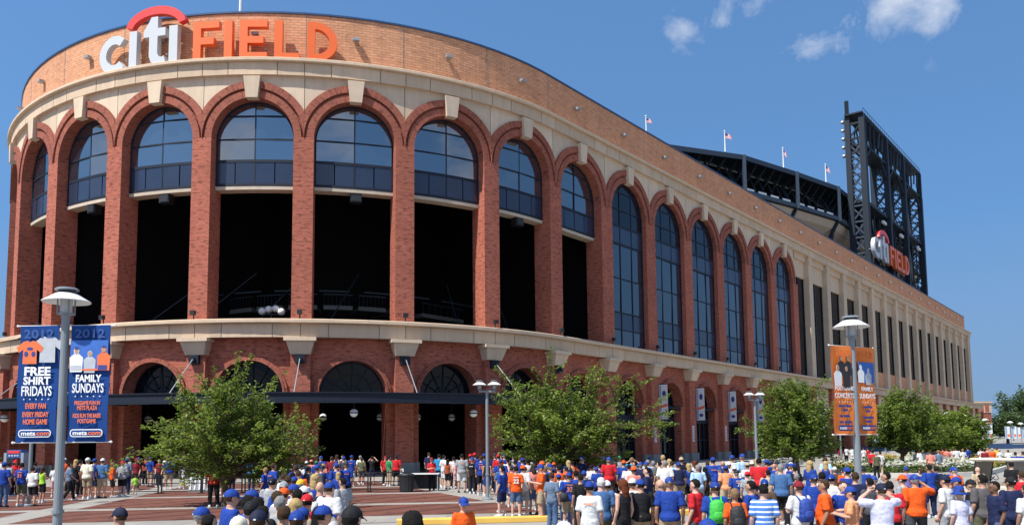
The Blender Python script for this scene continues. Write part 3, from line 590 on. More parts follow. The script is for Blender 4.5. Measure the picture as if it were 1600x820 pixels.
for z in (40, 46, 48.3, 56): m.bar(B3(TU[0], WO - .8, z), B3(TU[3], WO - .8, z), .35)
m.build('sign_frame', STEEL, tw)
sg2 = empty('letter_sign', tuple(B3(24, WO + 1.2, 50)), 'smaller white and red raised letters mounted on the dark light tower', 'sign')
sign(sg2, S(20.85), (S(25.0) - S(20.85)) / 19.36, 48.6, 1.72, WO + 1.9, .9)

# ------------------------------------------------------------------ upper stand behind the wing
RP = [(9.0, -52), (13.84, -37.8), (15.78, -27.8), (17.97, -22.7), (20.06, -18.6), (22.4, -18.9), (26.5, -18.9), (30.35, -19.2)]; ZR = 66.0
gs = empty('grandstand', tuple(B3(18, -30, 0)), 'dark steel upper grandstand with flat roof and cream soffit rising behind the wing', 'grandstand')
def G(i, d, z): u, w = RP[i]; return B3(u - d * .01, w - d, z)
for i in range(len(RP) - 1):
    m = MB(); m.loft([[G(i, 0, ZR - .5), G(i + 1, 0, ZR - .5), G(i + 1, 24, ZR + 1.5), G(i, 24, ZR + 1.5)], [G(i, 0, ZR), G(i + 1, 0, ZR), G(i + 1, 24, ZR + 2), G(i, 24, ZR + 2)]]); m.build('roof', STEEL, gs)
    m = MB(); m.bar(G(i, -.1, ZR - .5), G(i + 1, -.1, ZR - .5), .5, 1.1); m.build('roof_edge', mk('roof_edge_navy', (.014, .026, .045), .55, .2, 1.0), gs)
    m = MB(); m.poly([G(i, 9, 30), G(i + 1, 9, 30), G(i + 1, 9, ZR), G(i, 9, ZR)]); m.poly([G(i + 1, 9.3, 30), G(i, 9.3, 30), G(i, 9.3, ZR), G(i + 1, 9.3, ZR)]); m.build('back_wall', DARK, gs)
    m = MB(); m.bar(G(i, 0, 57.6), G(i + 1, 0, 57.6), .8, .9); m.build('walkway_beam', STEELL, gs)
    m = MB(); m.loft([[G(i, .3, 57.1), G(i + 1, .3, 57.1), G(i + 1, 9, 57.1), G(i, 9, 57.1)], [G(i, .3, 57.5), G(i + 1, .3, 57.5), G(i + 1, 9, 57.5), G(i, 9, 57.5)]]); m.build('walkway', STEEL, gs)
    m = MB()
    prof = [(.5, 57.0), (1.4, 55.4), (3.2, 54.2), (5.2, 53.0), (6.2, 51.0)]
    for (d0, z0), (d1, z1) in zip(prof, prof[1:]): m.poly([G(i, d0, z0), G(i + 1, d0, z0), G(i + 1, d1, z1), G(i, d1, z1)])
    if i >= 2: m.build('soffit', CREAM, gs)
    # roof trusses and railing
    m = MB()
    for k in range(7):
        t = k / 6; a = G(i, 1, 58).lerp(G(i + 1, 1, 58), t); c = G(i, 5, ZR - .5).lerp(G(i + 1, 5, ZR - .5), min(1, t + .1)); m.bar(a, c, .3); m.bar(G(i, 6, 58).lerp(G(i + 1, 6, 58), t), G(i, 1, ZR - .6).lerp(G(i + 1, 1, ZR - .6), t), .3)
    m.build('roof_truss', STEEL, gs)
    for k in range(4):
        t0, t1 = .08 + k * .23, .08 + k * .23 + .15; a, c = G(i, .5, 58.5).lerp(G(i + 1, .5, 58.5), t0), G(i, .5, 58.5).lerp(G(i + 1, .5, 58.5), t1); m = MB(); m.bar(a, c, .12, .8)
        if i >= 2: m.build('glass_screen', LAMPW, gs)
for i in range(1, len(RP)):
    m = MB(); m.bar(G(i, -.3, 57), G(i, -.3, ZR), .75, .75); m.build('post', STEELL, gs)
    m = MB(); m.bar(G(i, 0, 57.5), G(i, 5.5, 47), .8); m.bar(G(i, 4, 57), G(i, 4, 30), .9); m.bar(G(i, 1.5, 54), G(i, 4, 40), .5); m.build('strut', STEEL, gs)

# ------------------------------------------------------------------ flags on the roof
FLAGM = bpy.data.materials.new('striped_flag'); FLAGM.use_nodes = True
t = FLAGM.node_tree; b = t.nodes['Principled BSDF']; b.inputs['Roughness'].default_value = .8
uv = N(t, 'ShaderNodeTexCoord'); sp = N(t, 'ShaderNodeSeparateXYZ'); L(t, uv.outputs['UV'], sp.inputs[0])
st = M_(t, 'GREATER_THAN', M_(t, 'FRACT', M_(t, 'MULTIPLY', sp.outputs[1], 6.5)), .5)
m1 = N(t, 'ShaderNodeMix', data_type='RGBA'); L(t, st, m1.inputs[0]); m1.inputs[6].default_value = (.65, .05, .06, 1); m1.inputs[7].default_value = (.8, .78, .76, 1)
ct = M_(t, 'MULTIPLY', M_(t, 'LESS_THAN', sp.outputs[0], .4), M_(t, 'GREATER_THAN', sp.outputs[1], .46)); m2 = N(t, 'ShaderNodeMix', data_type='RGBA'); L(t, ct, m2.inputs[0]); L(t, m1.outputs[2], m2.inputs[6]); m2.inputs[7].default_value = (.03, .05, .2, 1); L(t, m2.outputs[2], b.inputs['Base Color'])
def flag(name_lab, p, h, wd, droop, fl=True):
    r = empty('flagpole', p, name_lab, 'flagpole', 'flagpoles above the stadium roof')
    m = MB(); p = Vector(p); m.tube([p, p + Vector((0, 0, h))], [.16, .09], 8); m.ball(p + Vector((0, 0, h + .1)), .2, 8, 5); m.build('pole', LAMPW, r)
    if not fl: return
    m = MB(); nx, nz = 8, 5
    def q(i, j):
        u, v = i / nx, j / nz; return p + Vector((.1 + wd * u * (1 - droop * .5), .35 * sin(u * 6 + v * 2) * u, h - .4 - (1 - v) * wd * .6 - droop * wd * u * u * .9))
    for i in range(nx):
        for j in range(nz): m.poly([q(i, j), q(i + 1, j), q(i + 1, j + 1), q(i, j + 1)], 0, [(i / nx, j / nz), ((i + 1) / nx, j / nz), ((i + 1) / nx, (j + 1) / nz), (i / nx, (j + 1) / nz)])
    m.build('flag', FLAGM, r, smooth=True, weld=False)
flag('pole with small striped flag just above the brick parapet, first of the roof flags', tuple(B3(13.3, -40, ZR + .4)), 5.0, 1.5, .35)
flag('pole with small striped flag blown out left of the tall roof post', tuple(B3(15.3, -30, ZR + .2)), 4.6, 1.8, .35)
flag('pole with drooping striped flag over the middle of the grandstand roof', tuple(B3(17.5, -24, ZR + .2)), 4.8, 1.8, 1.0)
flag('pole with striped flag nearest the light tower', tuple(B3(19.6, -20, ZR + .2)), 4.8, 1.9, .75)
p_, _, _ = frame(-6.4, -3.0); flag('bare white flagpole rising behind the letters of the rotunda parapet', (p_.x, p_.y, 31), 16, 0, 0, False)

# ------------------------------------------------------------------ ground
def flat(name, poly, z, mat, kind='structure', sub=1):
    m = MB(); m.poly([(x, y, z) for x, y in poly]); return tag(m.build(name, mat), kind=kind)
cph, sph = cos(PHI), sin(PHI)
def TV(t, v): return (t * cph - v * sph, t * sph + v * cph)
flat('ground', [(-2500, -600), (2500, -600), (2500, 4000), (-2500, 4000)], -.012, ASPH)
flat('plaza', [TV(-70, 26.3), TV(9.2, 26.3), TV(40, 60), TV(90, 130), TV(60, 130), TV(12, 70), TV(-70, 75)], .0, CONCR)
PAV = brick('plaza_brick', (.185, .066, .042), (.125, .045, .031), (.12, .065, .045), .42, .21, dark=.35, msize=.012, stain=.3)
t = PAV.node_tree; b = t.nodes['Principled BSDF']; src = b.inputs['Base Color'].links[0].from_socket
uvn = N(t, 'ShaderNodeTexCoord'); mp = N(t, 'ShaderNodeMapping'); mp.inputs['Rotation'].default_value = (0, 0, radians(38)); L(t, uvn.outputs['UV'], mp.inputs[0])
wv = N(t, 'ShaderNodeTexWave', i_Scale=.20, i_Distortion=.5, i_Detail=1.0); L(t, mp.outputs[0], wv.inputs['Vector'])
ff = M_(t, 'MULTIPLY_ADD', M_(t, 'MULTIPLY_ADD', wv.outputs['Fac'], 5.0, -3.6, clamp=True), -.42, 1.0); mul = N(t, 'ShaderNodeMix', data_type='RGBA', blend_type='MULTIPLY'); mul.inputs[0].default_value = 1
cc = N(t, 'ShaderNodeCombineColor'); [L(t, ff, cc.inputs[i]) for i in range(3)]; L(t, src, mul.inputs[6]); L(t, cc.outputs[0], mul.inputs[7]); L(t, mul.outputs[2], b.inputs['Base Color'])
tr = lambda v: 2.2 + (40.2 - v) * .27
for i, (va, vb) in enumerate(((28.7, 33.55), (34.5, 40.5), (41.4, 46.5), (47.4, 53.5))):
    for ta, tb in ((-60, -28.6), (-27.4, -13.9), (-12.5, None)):
        poly = [TV(ta, va), TV(tb if tb is not None else tr(va), va), TV(tb if tb is not None else tr(vb), vb), TV(ta, vb)]
        o = flat('brick_paving', poly, .004, PAV)
for ta, tb, va, vb in ((5.2, 14, 30.5, 36), (4.4, 16, 37.2, 43.5)):
    flat('brick_paving', [TV(ta + 1.2, va), TV(tb, va), TV(tb + 2, vb), TV(ta, vb)], .004, PAV)
kb = [(-3.6, 25.32), (1.15, 26.0)], [(2.9, 26.9), (6.4, 27.9)], [(7.6, 28.6), (11, 31.5)]
for i, (a, c) in enumerate(kb):
    a, c = Vector((*a, 0)), Vector((*c, 0)); m = MB(); d = (c - a).normalized(); nn = Vector((-d.y, d.x, 0)); k = 8
    ring = lambda p: [p - nn * .16, p - nn * .15 + Vector((0, 0, .14)), p - nn * .11 + Vector((0, 0, .17)), p + nn * .16 + Vector((0, 0, .17)), p + nn * .16]
    m.loft([ring(a.lerp(c, j / k)) for j in range(k + 1)])
    tag(m.build('kerb', YEL), ['yellow painted kerb along the street edge under the orange polo', 'yellow painted kerb piece between the crowd legs by the middle tree', 'yellow painted kerb piece behind the red shirt'][i], 'kerb', 'yellow kerbs', 'structure')

# ------------------------------------------------------------------ street lamps
def lamp_head(m_parts, c, k=1.0):
    """c = top of the pole; k scales the lantern"""
    x, y, z = c; q = []
    m = MB(); m.lathe(c, [(0, -.02), (.09 * k, -.02), (.10 * k, .05 * k), (.17 * k, .07 * k), (.17 * k, .10 * k), (0, .10 * k)], 14); q.append(('lantern_base', POLE, m))
    m = MB(); m.lathe(c, [(.125 * k, .10 * k), (.125 * k, .50 * k)], 14); q.append(('lantern_glass', FROST, m))
    for j in range(4):
        a = pi / 4 + j * pi / 2; m = MB(); m.tube([(x + .18 * k * cos(a), y + .18 * k * sin(a), z + .06 * k), (x + .18 * k * cos(a), y + .18 * k * sin(a), z + .52 * k)], .018 * k, 6); q.append(('lantern_rod', POLE, m))
    m = MB(); m.lathe(c, [(.495 * k, .345 * k), (.50 * k, .365 * k), (.36 * k, .45 * k), (.25 * k, .525 * k), (.21 * k, .545 * k), (0, .55 * k)], 24); m.lathe(c, [(0, .50 * k), (.2 * k, .50 * k), (.36 * k, .425 * k), (.495 * k, .345 * k)], 24); q.append(('lamp_shade', LAMPW, m))
    m = MB(); m.lathe(c, [(.18 * k, .54 * k), (.18 * k, .62 * k)], 16); q.append(('lamp_neck', BLACKP, m))
    m = MB(); m.lathe(c, [(0, .675 * k), (.21 * k, .665 * k), (.25 * k, .64 * k), (.25 * k, .615 * k), (.17 * k, .61 * k)], 20); q.append(('lamp_cap', POLE, m))
    return q
def street_lamp(name, loc, hp, label, group, k=1.0, twin=False, rz=0, pr=.1):
    r = empty(name, loc, label, 'street lamp', group, rz, local=True)
    m = MB(); m.lathe((0, 0, 0), [(0, .10), (.2, .10), (.23, .07), (.24, 0)], 16); m.build('base_plate', POLE, r, smooth=True)
    m = MB(); m.tube([(0, 0, 0), (0, 0, hp * .55), (0, 0, hp - .02)], [pr, pr * .95, pr * .85], 14); m.build('pole', POLE, r, smooth=True)
    m = MB(); m.tube([(0, 0, 1.05), (0, 0, 1.12)], pr * 1.3, 14); m.build('pole_collar', POLE, r)
    tops = [(0, 0, hp)]
    if twin:
        tops = [(-.32, 0, hp), (.32, 0, hp)]; m = MB(); m.bar((-.36, 0, hp - .06), (.36, 0, hp - .06), .08); m.build('cross_arm', POLE, r)
    for c in tops:
        for nm, mt, mb in lamp_head(None, c, k): mb.build(nm, mt, r, smooth=True)
    return r
BL = [('tall grey street lamp between the two blue banners', (-10.0, 18.0, 0), 5.38, 0), ('tall grey street lamp between the two orange banners', (10.43, 24.7, 0), 5.50, 0)]
lampL = street_lamp('street_lamp', BL[0][1], 5.38, BL[0][0], 'street lamps', 1.0, False, 0, .098)
lampR = street_lamp('street_lamp', BL[1][1], 5.52, BL[1][0], 'street lamps', 1.08, False, 0, .105)
twn = street_lamp('street_lamp', (-1.11, 35.5, 0), 4.75, 'twin headed grey street lamp standing on the plaza between the two big trees', 'street lamps', .62, True, .05, .075)
def lamp_copy(src, loc, rz, label, sc=1.0):
    c = copy_tree(src); c.location = loc; c.rotation_euler.z = rz; c['label'] = label; c.scale = (sc,) * 3; return c
lamp_copy(twn, (-20.35, 34.4, 0), .6, 'slim grey lamp pole rising behind the free shirt banner')
lamp_copy(twn, (13.75, 46, 0), .1, 'twin headed grey street lamp left of the tree in front of the right wing')
lamp_copy(twn, (27.6, 72, 0), .3, 'grey lamp pole left of the right orange banners, beside the stone steps')
lamp_copy(twn, (30.6, 76, 0), .3, 'grey lamp pole beside the distant people at the steps')
# ------------------------------------------------------------------ banners
def text(parent, s, size, mat, x, z, y, sx=1.0, bold=.0, name='lettering', align='CENTER', world=None, smooth=.002):
    cu = bpy.data.curves.new('t', 'FONT'); cu.body = s; cu.size = size; cu.align_x = align; cu.extrude = .002; cu.offset = bold * .6; cu.resolution_u = 3
    o = bpy.data.objects.new('t', cu); COL.objects.link(o); bpy.context.view_layer.update()
    me = bpy.data.meshes.new_from_object(o.evaluated_get(bpy.context.evaluated_depsgraph_get())); bpy.data.objects.remove(o); bpy.data.curves.remove(cu)
    me.transform(Matrix.Translation((x, y, z)) @ Matrix.Rotation(pi / 2, 4, 'X') @ Matrix.Diagonal((sx, 1, 1, 1))); me.materials.clear(); me.materials.append(mat); me.name = name
    return link(name, me, parent)
BLUEC = mk('blue_banner_cloth', (.016, .058, .215), .85, .12, 2.0, spec=.1); ORC = mk('orange_banner_cloth', (.85, .225, .04), .75, .1, 2.0)
WTXT = mk('white_print', (.78, .78, .76), .7, .03); OTXT = mk('orange_print', (.75, .16, .05), .7, .03); NTXT = mk('faded_blue_print', (.03, .08, .26), .7, .1); BTXT = mk('blue_print', (.035, .05, .22), .7, .1); DOTX = mk('dark_orange_print', (.72, .18, .03), .7, .1)
SKYP = mk('printed_sky', (.035, .13, .45), .7, .3, 5.0); SKIN_P = mk('printed_skin', (.45, .26, .17), .7, .1); BLKP = mk('printed_black', (.02, .02, .025), .7, .1); GRYP = mk('printed_grey', (.45, .47, .5), .7, .25, 8)
def banner(loc, w, z0, z1, rz, mat, label, rows, mail, pics, wave=.04, side=1):
    r = empty('banner', loc, label, 'banner', 'banners on the tall street lamps', rz, local=True)
    m = MB(); nx, nz = 12, 26
    def q(i, j, o): u, v = i / nx, j / nz; return (w * (u - .5), o + wave * sin(v * 9 + u * 2.5) * .6 + wave * sin(u * 5) * .4, z0 + (z1 - z0) * v)
    for i in range(nx):
        for j in range(nz): m.poly([q(i, j, 0), q(i + 1, j, 0), q(i + 1, j + 1, 0), q(i, j + 1, 0)]); m.poly([q(i, j + 1, .012), q(i + 1, j + 1, .012), q(i + 1, j, .012), q(i, j, .012)])
    m.build('cloth', mat, r, smooth=True)
    for z in (z1, z0):
        m = MB(); m.tube([(side * (w / 2 + .12), 0.03, z), (-side * (w / 2 + .07), 0.03, z)], .014, 8); m.ball((-side * (w / 2 + .07), 0.03, z), .03, 8, 5); m.ball((side * (w / 2 + .03), 0.03, z), .03, 8, 5); m.build('rod', LAMPW, r)
    yf = -wave - .012
    for s, size, mt, z, sx, bd in rows: text(r, s, size, mt, 0, z, yf, sx, bd)
    for nm, outs, mt, dy in pics:
        m = MB()
        for o in outs: m.prism(o, yf - dy, yf - dy + .004)
        m.build(nm, mt, r)
    fm, tx, lx = mail
    m = MB(); z = z0 + .2; hw, hh = w * .40, .085
    def rr(hw, hh, rad): return [(cx + rad * cos(a), z + cz + rad * sin(a)) for cx, cz, a0 in ((hw - rad, hh - rad, 0), (-hw + rad, hh - rad, 90), (-hw + rad, -hh + rad, 180), (hw - rad, -hh + rad, 270)) for a in [radians(a0 + k * 22.5) for k in range(5)]]
    m.prism(rr(hw, hh, .07), yf, yf + .004); m.build('web_frame', fm, r); m = MB(); m.prism(rr(hw - .022, hh - .022, .05), yf - .003, yf); m.build('web_plate', BTXT if mat is ORC else mat, r)
    text(r, 'mets', .13, tx, -.14 * w / .92, z - .04, yf - .008, 1.25, .006); text(r, '.com', .13, lx, .175 * w / .92, z - .04, yf - .008, 1.25, .006)
    return r
def ell(cx, cz, rx, rz, n=14): return [(cx + rx * cos(2 * pi * k / n), cz + rz * sin(2 * pi * k / n)) for k in range(n)]
def tee(cx, cz, k): return [(cx + x * k, cz + z * k) for x, z in ((-.30, -.5), (.30, -.5), (.29, .12), (.47, -.02), (.58, .2), (.3, .45), (.12, .5), (0, .44), (-.12, .5), (-.3, .45), (-.58, .2), (-.47, -.02), (-.29, .12))]
def star(cx, cz, r): return [(cx + (r if k % 2 == 0 else r * .42) * sin(pi * k / 5), cz + (r if k % 2 == 0 else r * .42) * cos(pi * k / 5)) for k in range(10)]
def person_pic(cx, cz, k): return [ell(cx, cz + .17 * k, .06 * k, .08 * k), [(cx - .13 * k, cz - .3 * k), (cx + .13 * k, cz - .3 * k), (cx + .15 * k, cz + .02 * k), (cx + .06 * k, cz + .1 * k), (cx - .06 * k, cz + .1 * k), (cx - .15 * k, cz + .02 * k)]]
stars = lambda z, w, c=None: [('star', [star(x * w / 2, z, .022) for x in (-.6, -.3, 0, .3, .6)], c or WTXT, 0)]
Lx, Ly = -10.0, 18.0
banner((Lx - .56, Ly, 0), .90, 2.60, 5.20, 0, BLUEC, 'blue banner reading FREE SHIRT FRIDAYS with orange and white shirts, left of its lamp', [
    ('2012', .27, NTXT, 4.92, 1.25, .008), ('FREE', .265, WTXT, 4.085, 1.08, .016), ('SHIRT', .235, WTXT, 3.885, .96, .014), ('FRIDAYS', .30, WTXT, 3.635, .60, .009),
    ('EVERY FAN', .165, OTXT, 3.35, .56, .008), ('EVERY FRIDAY', .155, OTXT, 3.165, .58, .008), ('HOME GAME', .155, OTXT, 3.005, .60, .008)], (WTXT, WTXT, OTXT),
    [('white_shirt_print', [tee(.21, 4.66, .58)], GRYP, 0), ('orange_shirt_print', [tee(-.18, 4.60, .52)], OTXT, .004), ('shirt_crest', [ell(-.18, 4.68, .07, .035), ell(-.26, 4.56, .045, .06), ell(-.10, 4.56, .045, .06)], BTXT, .008)] + stars(3.555, .9), side=1)
banner((Lx + .58, Ly, 0), .90, 2.60, 5.20, 0, BLUEC, 'blue banner reading FAMILY SUNDAYS with a printed photo, right of its lamp', [
    ('2012', .27, NTXT, 4.92, 1.25, .008), ('FAMILY', .215, WTXT, 3.935, .80, .013), ('SUNDAYS', .285, WTXT, 3.695, .56, .009),
    ('PREGAME FUN IN', .125, OTXT, 3.42, .58, .006), ('METS PLAZA', .125, OTXT, 3.31, .64, .006), ('KIDS RUN THE BASES', .125, OTXT, 3.14, .52, .006), ('POSTGAME', .125, OTXT, 3.02, .64, .006)], (WTXT, WTXT, OTXT),
    [('photo_print', [[(-.42, 4.18), (.42, 4.18), (.42, 4.86), (-.42, 4.86)]], SKYP, 0), ('child_print', person_pic(.02, 4.4, .9), GRYP, .004), ('adult_print', person_pic(-.28, 4.45, 1.0), WTXT, .004), ('orange_figure_print', person_pic(.33, 4.48, 1.0), OTXT, .004), ('face_print', [ell(-.28, 4.62, .045, .06)], SKIN_P, .008), ('face_print', [ell(.02, 4.55, .04, .055)], SKIN_P, .008), ('face_print', [ell(.33, 4.65, .045, .06)], SKIN_P, .008), ('hat_print', [ell(-.28, 4.68, .05, .03)], BTXT, .012), ('hat_print', [ell(.33, 4.71, .05, .03)], BTXT, .012), ('trouser_print', [[(-.40, 4.19), (-.17, 4.19), (-.17, 4.30), (-.40, 4.30)]], GRYP, .008), ('trouser_print', [[(.21, 4.19), (.41, 4.19), (.41, 4.30), (.21, 4.30)]], BTXT, .008), ('field_print', [[(-.15, 4.18), (.20, 4.18), (.20, 4.22), (-.15, 4.22)]], OTXT, .008)] + stars(3.61, .9), side=-1)
Rx, Ry, ra = 10.43, 24.7, .52
for dx, lab, rows, pics, sd in ((-.53, 'orange banner reading POSTGAME CONCERTS with four printed performers, left of its lamp', [('2012', .27, DOTX, 4.98, 1.25, .008), ('POSTGAME', .17, WTXT, 3.95, .98, .008), ('CONCERTS', .21, WTXT, 3.72, .80, .008)],
         [('performer_print', person_pic(-.09, 4.72, 1.1), BLKP, 0), ('performer_print', person_pic(.22, 4.72, 1.1), BLKP, 0), ('performer_print', person_pic(-.26, 4.42, 1.15), WTXT, .004), ('performer_print', person_pic(.12, 4.40, 1.2), BLKP, .008), ('face_print', [ell(-.26, 4.62, .06, .085)], SKIN_P, .012), ('face_print', [ell(.12, 4.60, .06, .085)], SKIN_P, .012), ('face_print', [ell(-.09, 4.9, .045, .07)], SKIN_P, .012), ('face_print', [ell(.22, 4.9, .045, .07)], SKIN_P, .012),
          ('small_print', [[(x0, z), (x1, z), (x1, z + .07), (x0, z + .07)] for x0, x1, z in ((-.28, -.02, 3.44), (.02, .28, 3.44), (-.12, .12, 3.32), (-.26, -.12, 3.14), (-.08, .2, 3.14), (-.28, -.1, 2.96), (-.05, .28, 2.96))], BTXT, 0)] + stars(3.60, .8), 1),
        (.53, 'orange banner reading FAMILY SUNDAYS with a blue printed photo, right of its lamp', [('2012', .27, DOTX, 4.98, 1.25, .008), ('FAMILY', .17, WTXT, 3.95, .98, .008), ('SUNDAYS', .21, WTXT, 3.72, .80, .008)],
         [('photo_print', [[(-.36, 4.2), (.36, 4.2), (.36, 4.83), (-.36, 4.83)]], SKYP, 0), ('adult_print', person_pic(-.26, 4.5, 1.0), WTXT, .004), ('child_print', person_pic(.08, 4.42, .95), GRYP, .004), ('small_print', [[(x0, z), (x1, z), (x1, z + .07), (x0, z + .07)] for x0, x1, z in ((-.2, .2, 3.42), (-.1, .1, 3.3), (-.24, .24, 3.1), (-.14, .14, 2.98))], BTXT, 0)] + stars(3.60, .8), -1)):
    banner((Rx + dx * cos(ra), Ry + dx * sin(ra), 0), .84, 2.62, 5.30, ra, ORC, lab, rows, (BTXT, WTXT, OTXT), pics, .055, sd)
# small banners on the wing piers
WB = mk('white_banner_cloth', (.68, .69, .70), .75, .08, 2.0); LBL = mk('pale_blue_print', (.25, .36, .5), .7, .2, 3)
for k in range(5, 10):
    q, tg, nn = frame(S(k) + .9, .5); r = empty('banner', (q.x, q.y, 0), ['white banner with orange stripe on the wing pier nearest the middle tree', 'second white banner with orange stripe along the wing piers', 'third white banner with orange stripe, just left of the twin lamp', 'fourth white banner half hidden behind the right tree', 'last white banner hidden behind the right tree'][k - 5], 'banner', 'white banners on the wing piers', atan2(nn.y, nn.x), local=True)
    m = MB(); m.box((.12, -.015, 4.6), (1.12, .015, 8.3)); m.build('cloth', WB, r)
    m = MB(); m.prism([(.16, 4.7), (.38, 4.7), (.38, 8.2), (.16, 8.2)], -.022, -.017); m.build('print', LBL, r); m = MB(); m.prism([(.2, 5.75), (1.1, 6.0), (1.1, 6.3), (.2, 6.05)], -.026, -.02); m.build('stripe', OTXT, r)
    m = MB(); m.prism(ell(.72, 7.3, .22, .35), -.026, -.02); m.prism(ell(.7, 5.2, .25, .2), -.026, -.02); m.build('figure_print', BTXT, r)
    for z in (8.34, 4.56): m = MB(); m.tube([(-.3, 0, z), (1.16, 0, z)], .05, 6); m.build('rod', NAVY, r)
    q, tg, nn = frame(S(k), 0); r = empty('plaque', (q.x, q.y, 0), ['narrow white plaque on the wing pier beside the middle tree', 'second narrow white plaque along the wing', 'third narrow white plaque along the wing', 'fourth narrow white plaque, behind the twin lamp pole', 'last narrow white plaque behind the right tree'][k - 5], 'plaque', 'plaques on the wing piers', atan2(tg.y, tg.x), local=True)
    m = MB(); m.box((-.35, -.70, 2.2), (.0, -.62, 4.0)); m.build('board', WB, r); m = MB()
    for j in range(6): m.prism([(-.27, 2.4 + j * .26), (-.08, 2.4 + j * .26), (-.08, 2.52 + j * .26), (-.27, 2.52 + j * .26)], -.712, -.704)
    m.build('small_print', BTXT, r)
# globe lamps under the canopy
for i, (u, w, z) in enumerate(((-1.95, 3.6, 4.62), (-.02 + .5, 3.6, 4.62), (1.55, 3.6, 4.62), (-1.9, -3, 4.5), (.2, -3, 4.5), (.85, -3, 4.5), (1.3, -3, 4.5), (1.75, -3, 4.5), (-2.95, 3.6, 4.62))):
    p = B3(u, w, z); r = empty('globe_lamp', tuple(p), ['bright white globe lamp under the canopy right of the blue banners', 'bright white globe lamp under the middle of the canopy', 'bright white globe lamp under the canopy beside the twin lamp', 'dim globe lamp deep in the gate right of the blue banners', 'dim globe lamp deep in the middle gate, left one', 'dim globe lamp deep in the middle gate, right one', 'dim globe lamp deep in the gate left of the twin lamp, left one', 'dim globe lamp deep in the gate left of the twin lamp, right one', 'white globe lamp under the canopy behind the blue banners'][i], 'lamp', 'globe lamps of the gates')
    m = MB(); m.ball(p, .3, 16, 10); m.build('globe', GLOBE, r, smooth=True, weld=True); m = MB(); m.lathe(tuple(p), [(.306, -.045), (.315, 0), (.306, .045)], 18); m.build('band', BLACKM, r); m = MB(); m.tube([p + Vector((0, 0, .28)), (p.x, p.y, 5.75 if w > 0 else 10.6)], .03, 6); m.build('stem', BLACKM, r)
p = B3(-.42, -3.6, 11.7); r = empty('globe_lamp', tuple(p), 'cluster of white globes on a stand in the open arch under the white letters', 'lamp'); m = MB(); m.tube([p, p + Vector((0, 0, 1.2))], .06, 6); m.bar(p + Vector((-.8, -.1, 1.1)), p + Vector((.8, .1, 1.1)), .06); m.build('stand', BLACKM, r)
for dx, dz in ((-.75, 1.35), (-.2, 1.5), (.35, 1.55), (.8, 1.3)): m = MB(); m.ball(p + Vector((dx, 0, dz)), .30, 14, 8); m.build('globe', GLOBE, r, smooth=True, weld=True)
# ------------------------------------------------------------------ trees
def leafmat(name, a, b):
    m = bpy.data.materials.new(name); m.use_nodes = True; t = m.node_tree; p = t.nodes['Principled BSDF']; p.inputs['Roughness'].default_value = .5; p.inputs['Specular IOR Level'].default_value = .35
    at = N(t, 'ShaderNodeAttribute', attribute_name='tint'); mxn = N(t, 'ShaderNodeMix', data_type='RGBA'); L(t, at.outputs['Fac'], mxn.inputs[0]); mxn.inputs[6].default_value = lin(a); mxn.inputs[7].default_value = lin(b)
    L(t, mxn.outputs[2], p.inputs['Base Color']); tl = N(t, 'ShaderNodeBsdfTranslucent'); L(t, mxn.outputs[2], tl.inputs[0]); ms = N(t, 'ShaderNodeMixShader'); ms.inputs[0].default_value = .45
    o = t.nodes['Material Output']; L(t, p.outputs[0], ms.inputs[1]); L(t, tl.outputs[0], ms.inputs[2]); L(t, ms.outputs[0], o.inputs[0]); MATS[name] = m; return m
LEAF = leafmat('tree_leaf', (.105, .165, .018), (.25, .33, .05)); LEAF2 = leafmat('deep_green_leaf', (.085, .14, .02), (.21, .275, .045)); LEAFF = leafmat('far_leaf', (.050, .095, .030), (.10, .15, .05))
WHF = leafmat('white_petal', (.60, .60, .45), (.80, .80, .70)); YLF = leafmat('yellow_petal', (.55, .30, .02), (.70, .50, .05)); HEDGE = leafmat('bedding_leaf', (.045, .085, .018), (.12, .17, .035))
def leaves(name, C, size, mat, parent, up=.55, org=None, tint=None, kind=None, asp=.55):
    """one small folded two-triangle leaf per centre"""
    n = len(C); nrm = RNG.normal(size=(n, 3)); nrm[:, 2] = np.abs(nrm[:, 2]) + up * 1.6; nrm /= np.linalg.norm(nrm, axis=1)[:, None]
    a = RNG.normal(size=(n, 3)); a -= (a * nrm).sum(1)[:, None] * nrm; a /= np.linalg.norm(a, axis=1)[:, None] + 1e-9; b = np.cross(nrm, a)
    sz = (size * RNG.uniform(.65, 1.35, n))[:, None]; a = a * sz; b = b * sz * asp
    V = np.stack([C - a * .5, C + b * .5 + nrm * sz * .06, C + a * .5 - nrm * sz * .10, C - b * .5 + nrm * sz * .06], 1).reshape(-1, 3)
    if org is not None: V = V - np.array(org)
    me = bpy.data.meshes.new(name); me.vertices.add(4 * n); me.vertices.foreach_set('co', V.ravel()); me.loops.add(4 * n); me.loops.foreach_set('vertex_index', np.arange(4 * n)); me.polygons.add(n)
    me.polygons.foreach_set('loop_start', np.arange(0, 4 * n, 4)); me.polygons.foreach_set('loop_total', np.full(n, 4))
    tv = RNG.uniform(0, 1, n) if tint is None else np.clip(tint + RNG.normal(0, .16, n), 0, 1)
    at = me.attributes.new('tint', 'FLOAT', 'FACE'); at.data.foreach_set('value', tv.astype(np.float32)); me.materials.append(mat); me.update(); me.validate()
    o = link(name, me, parent, org); return tag(o, kind=kind)
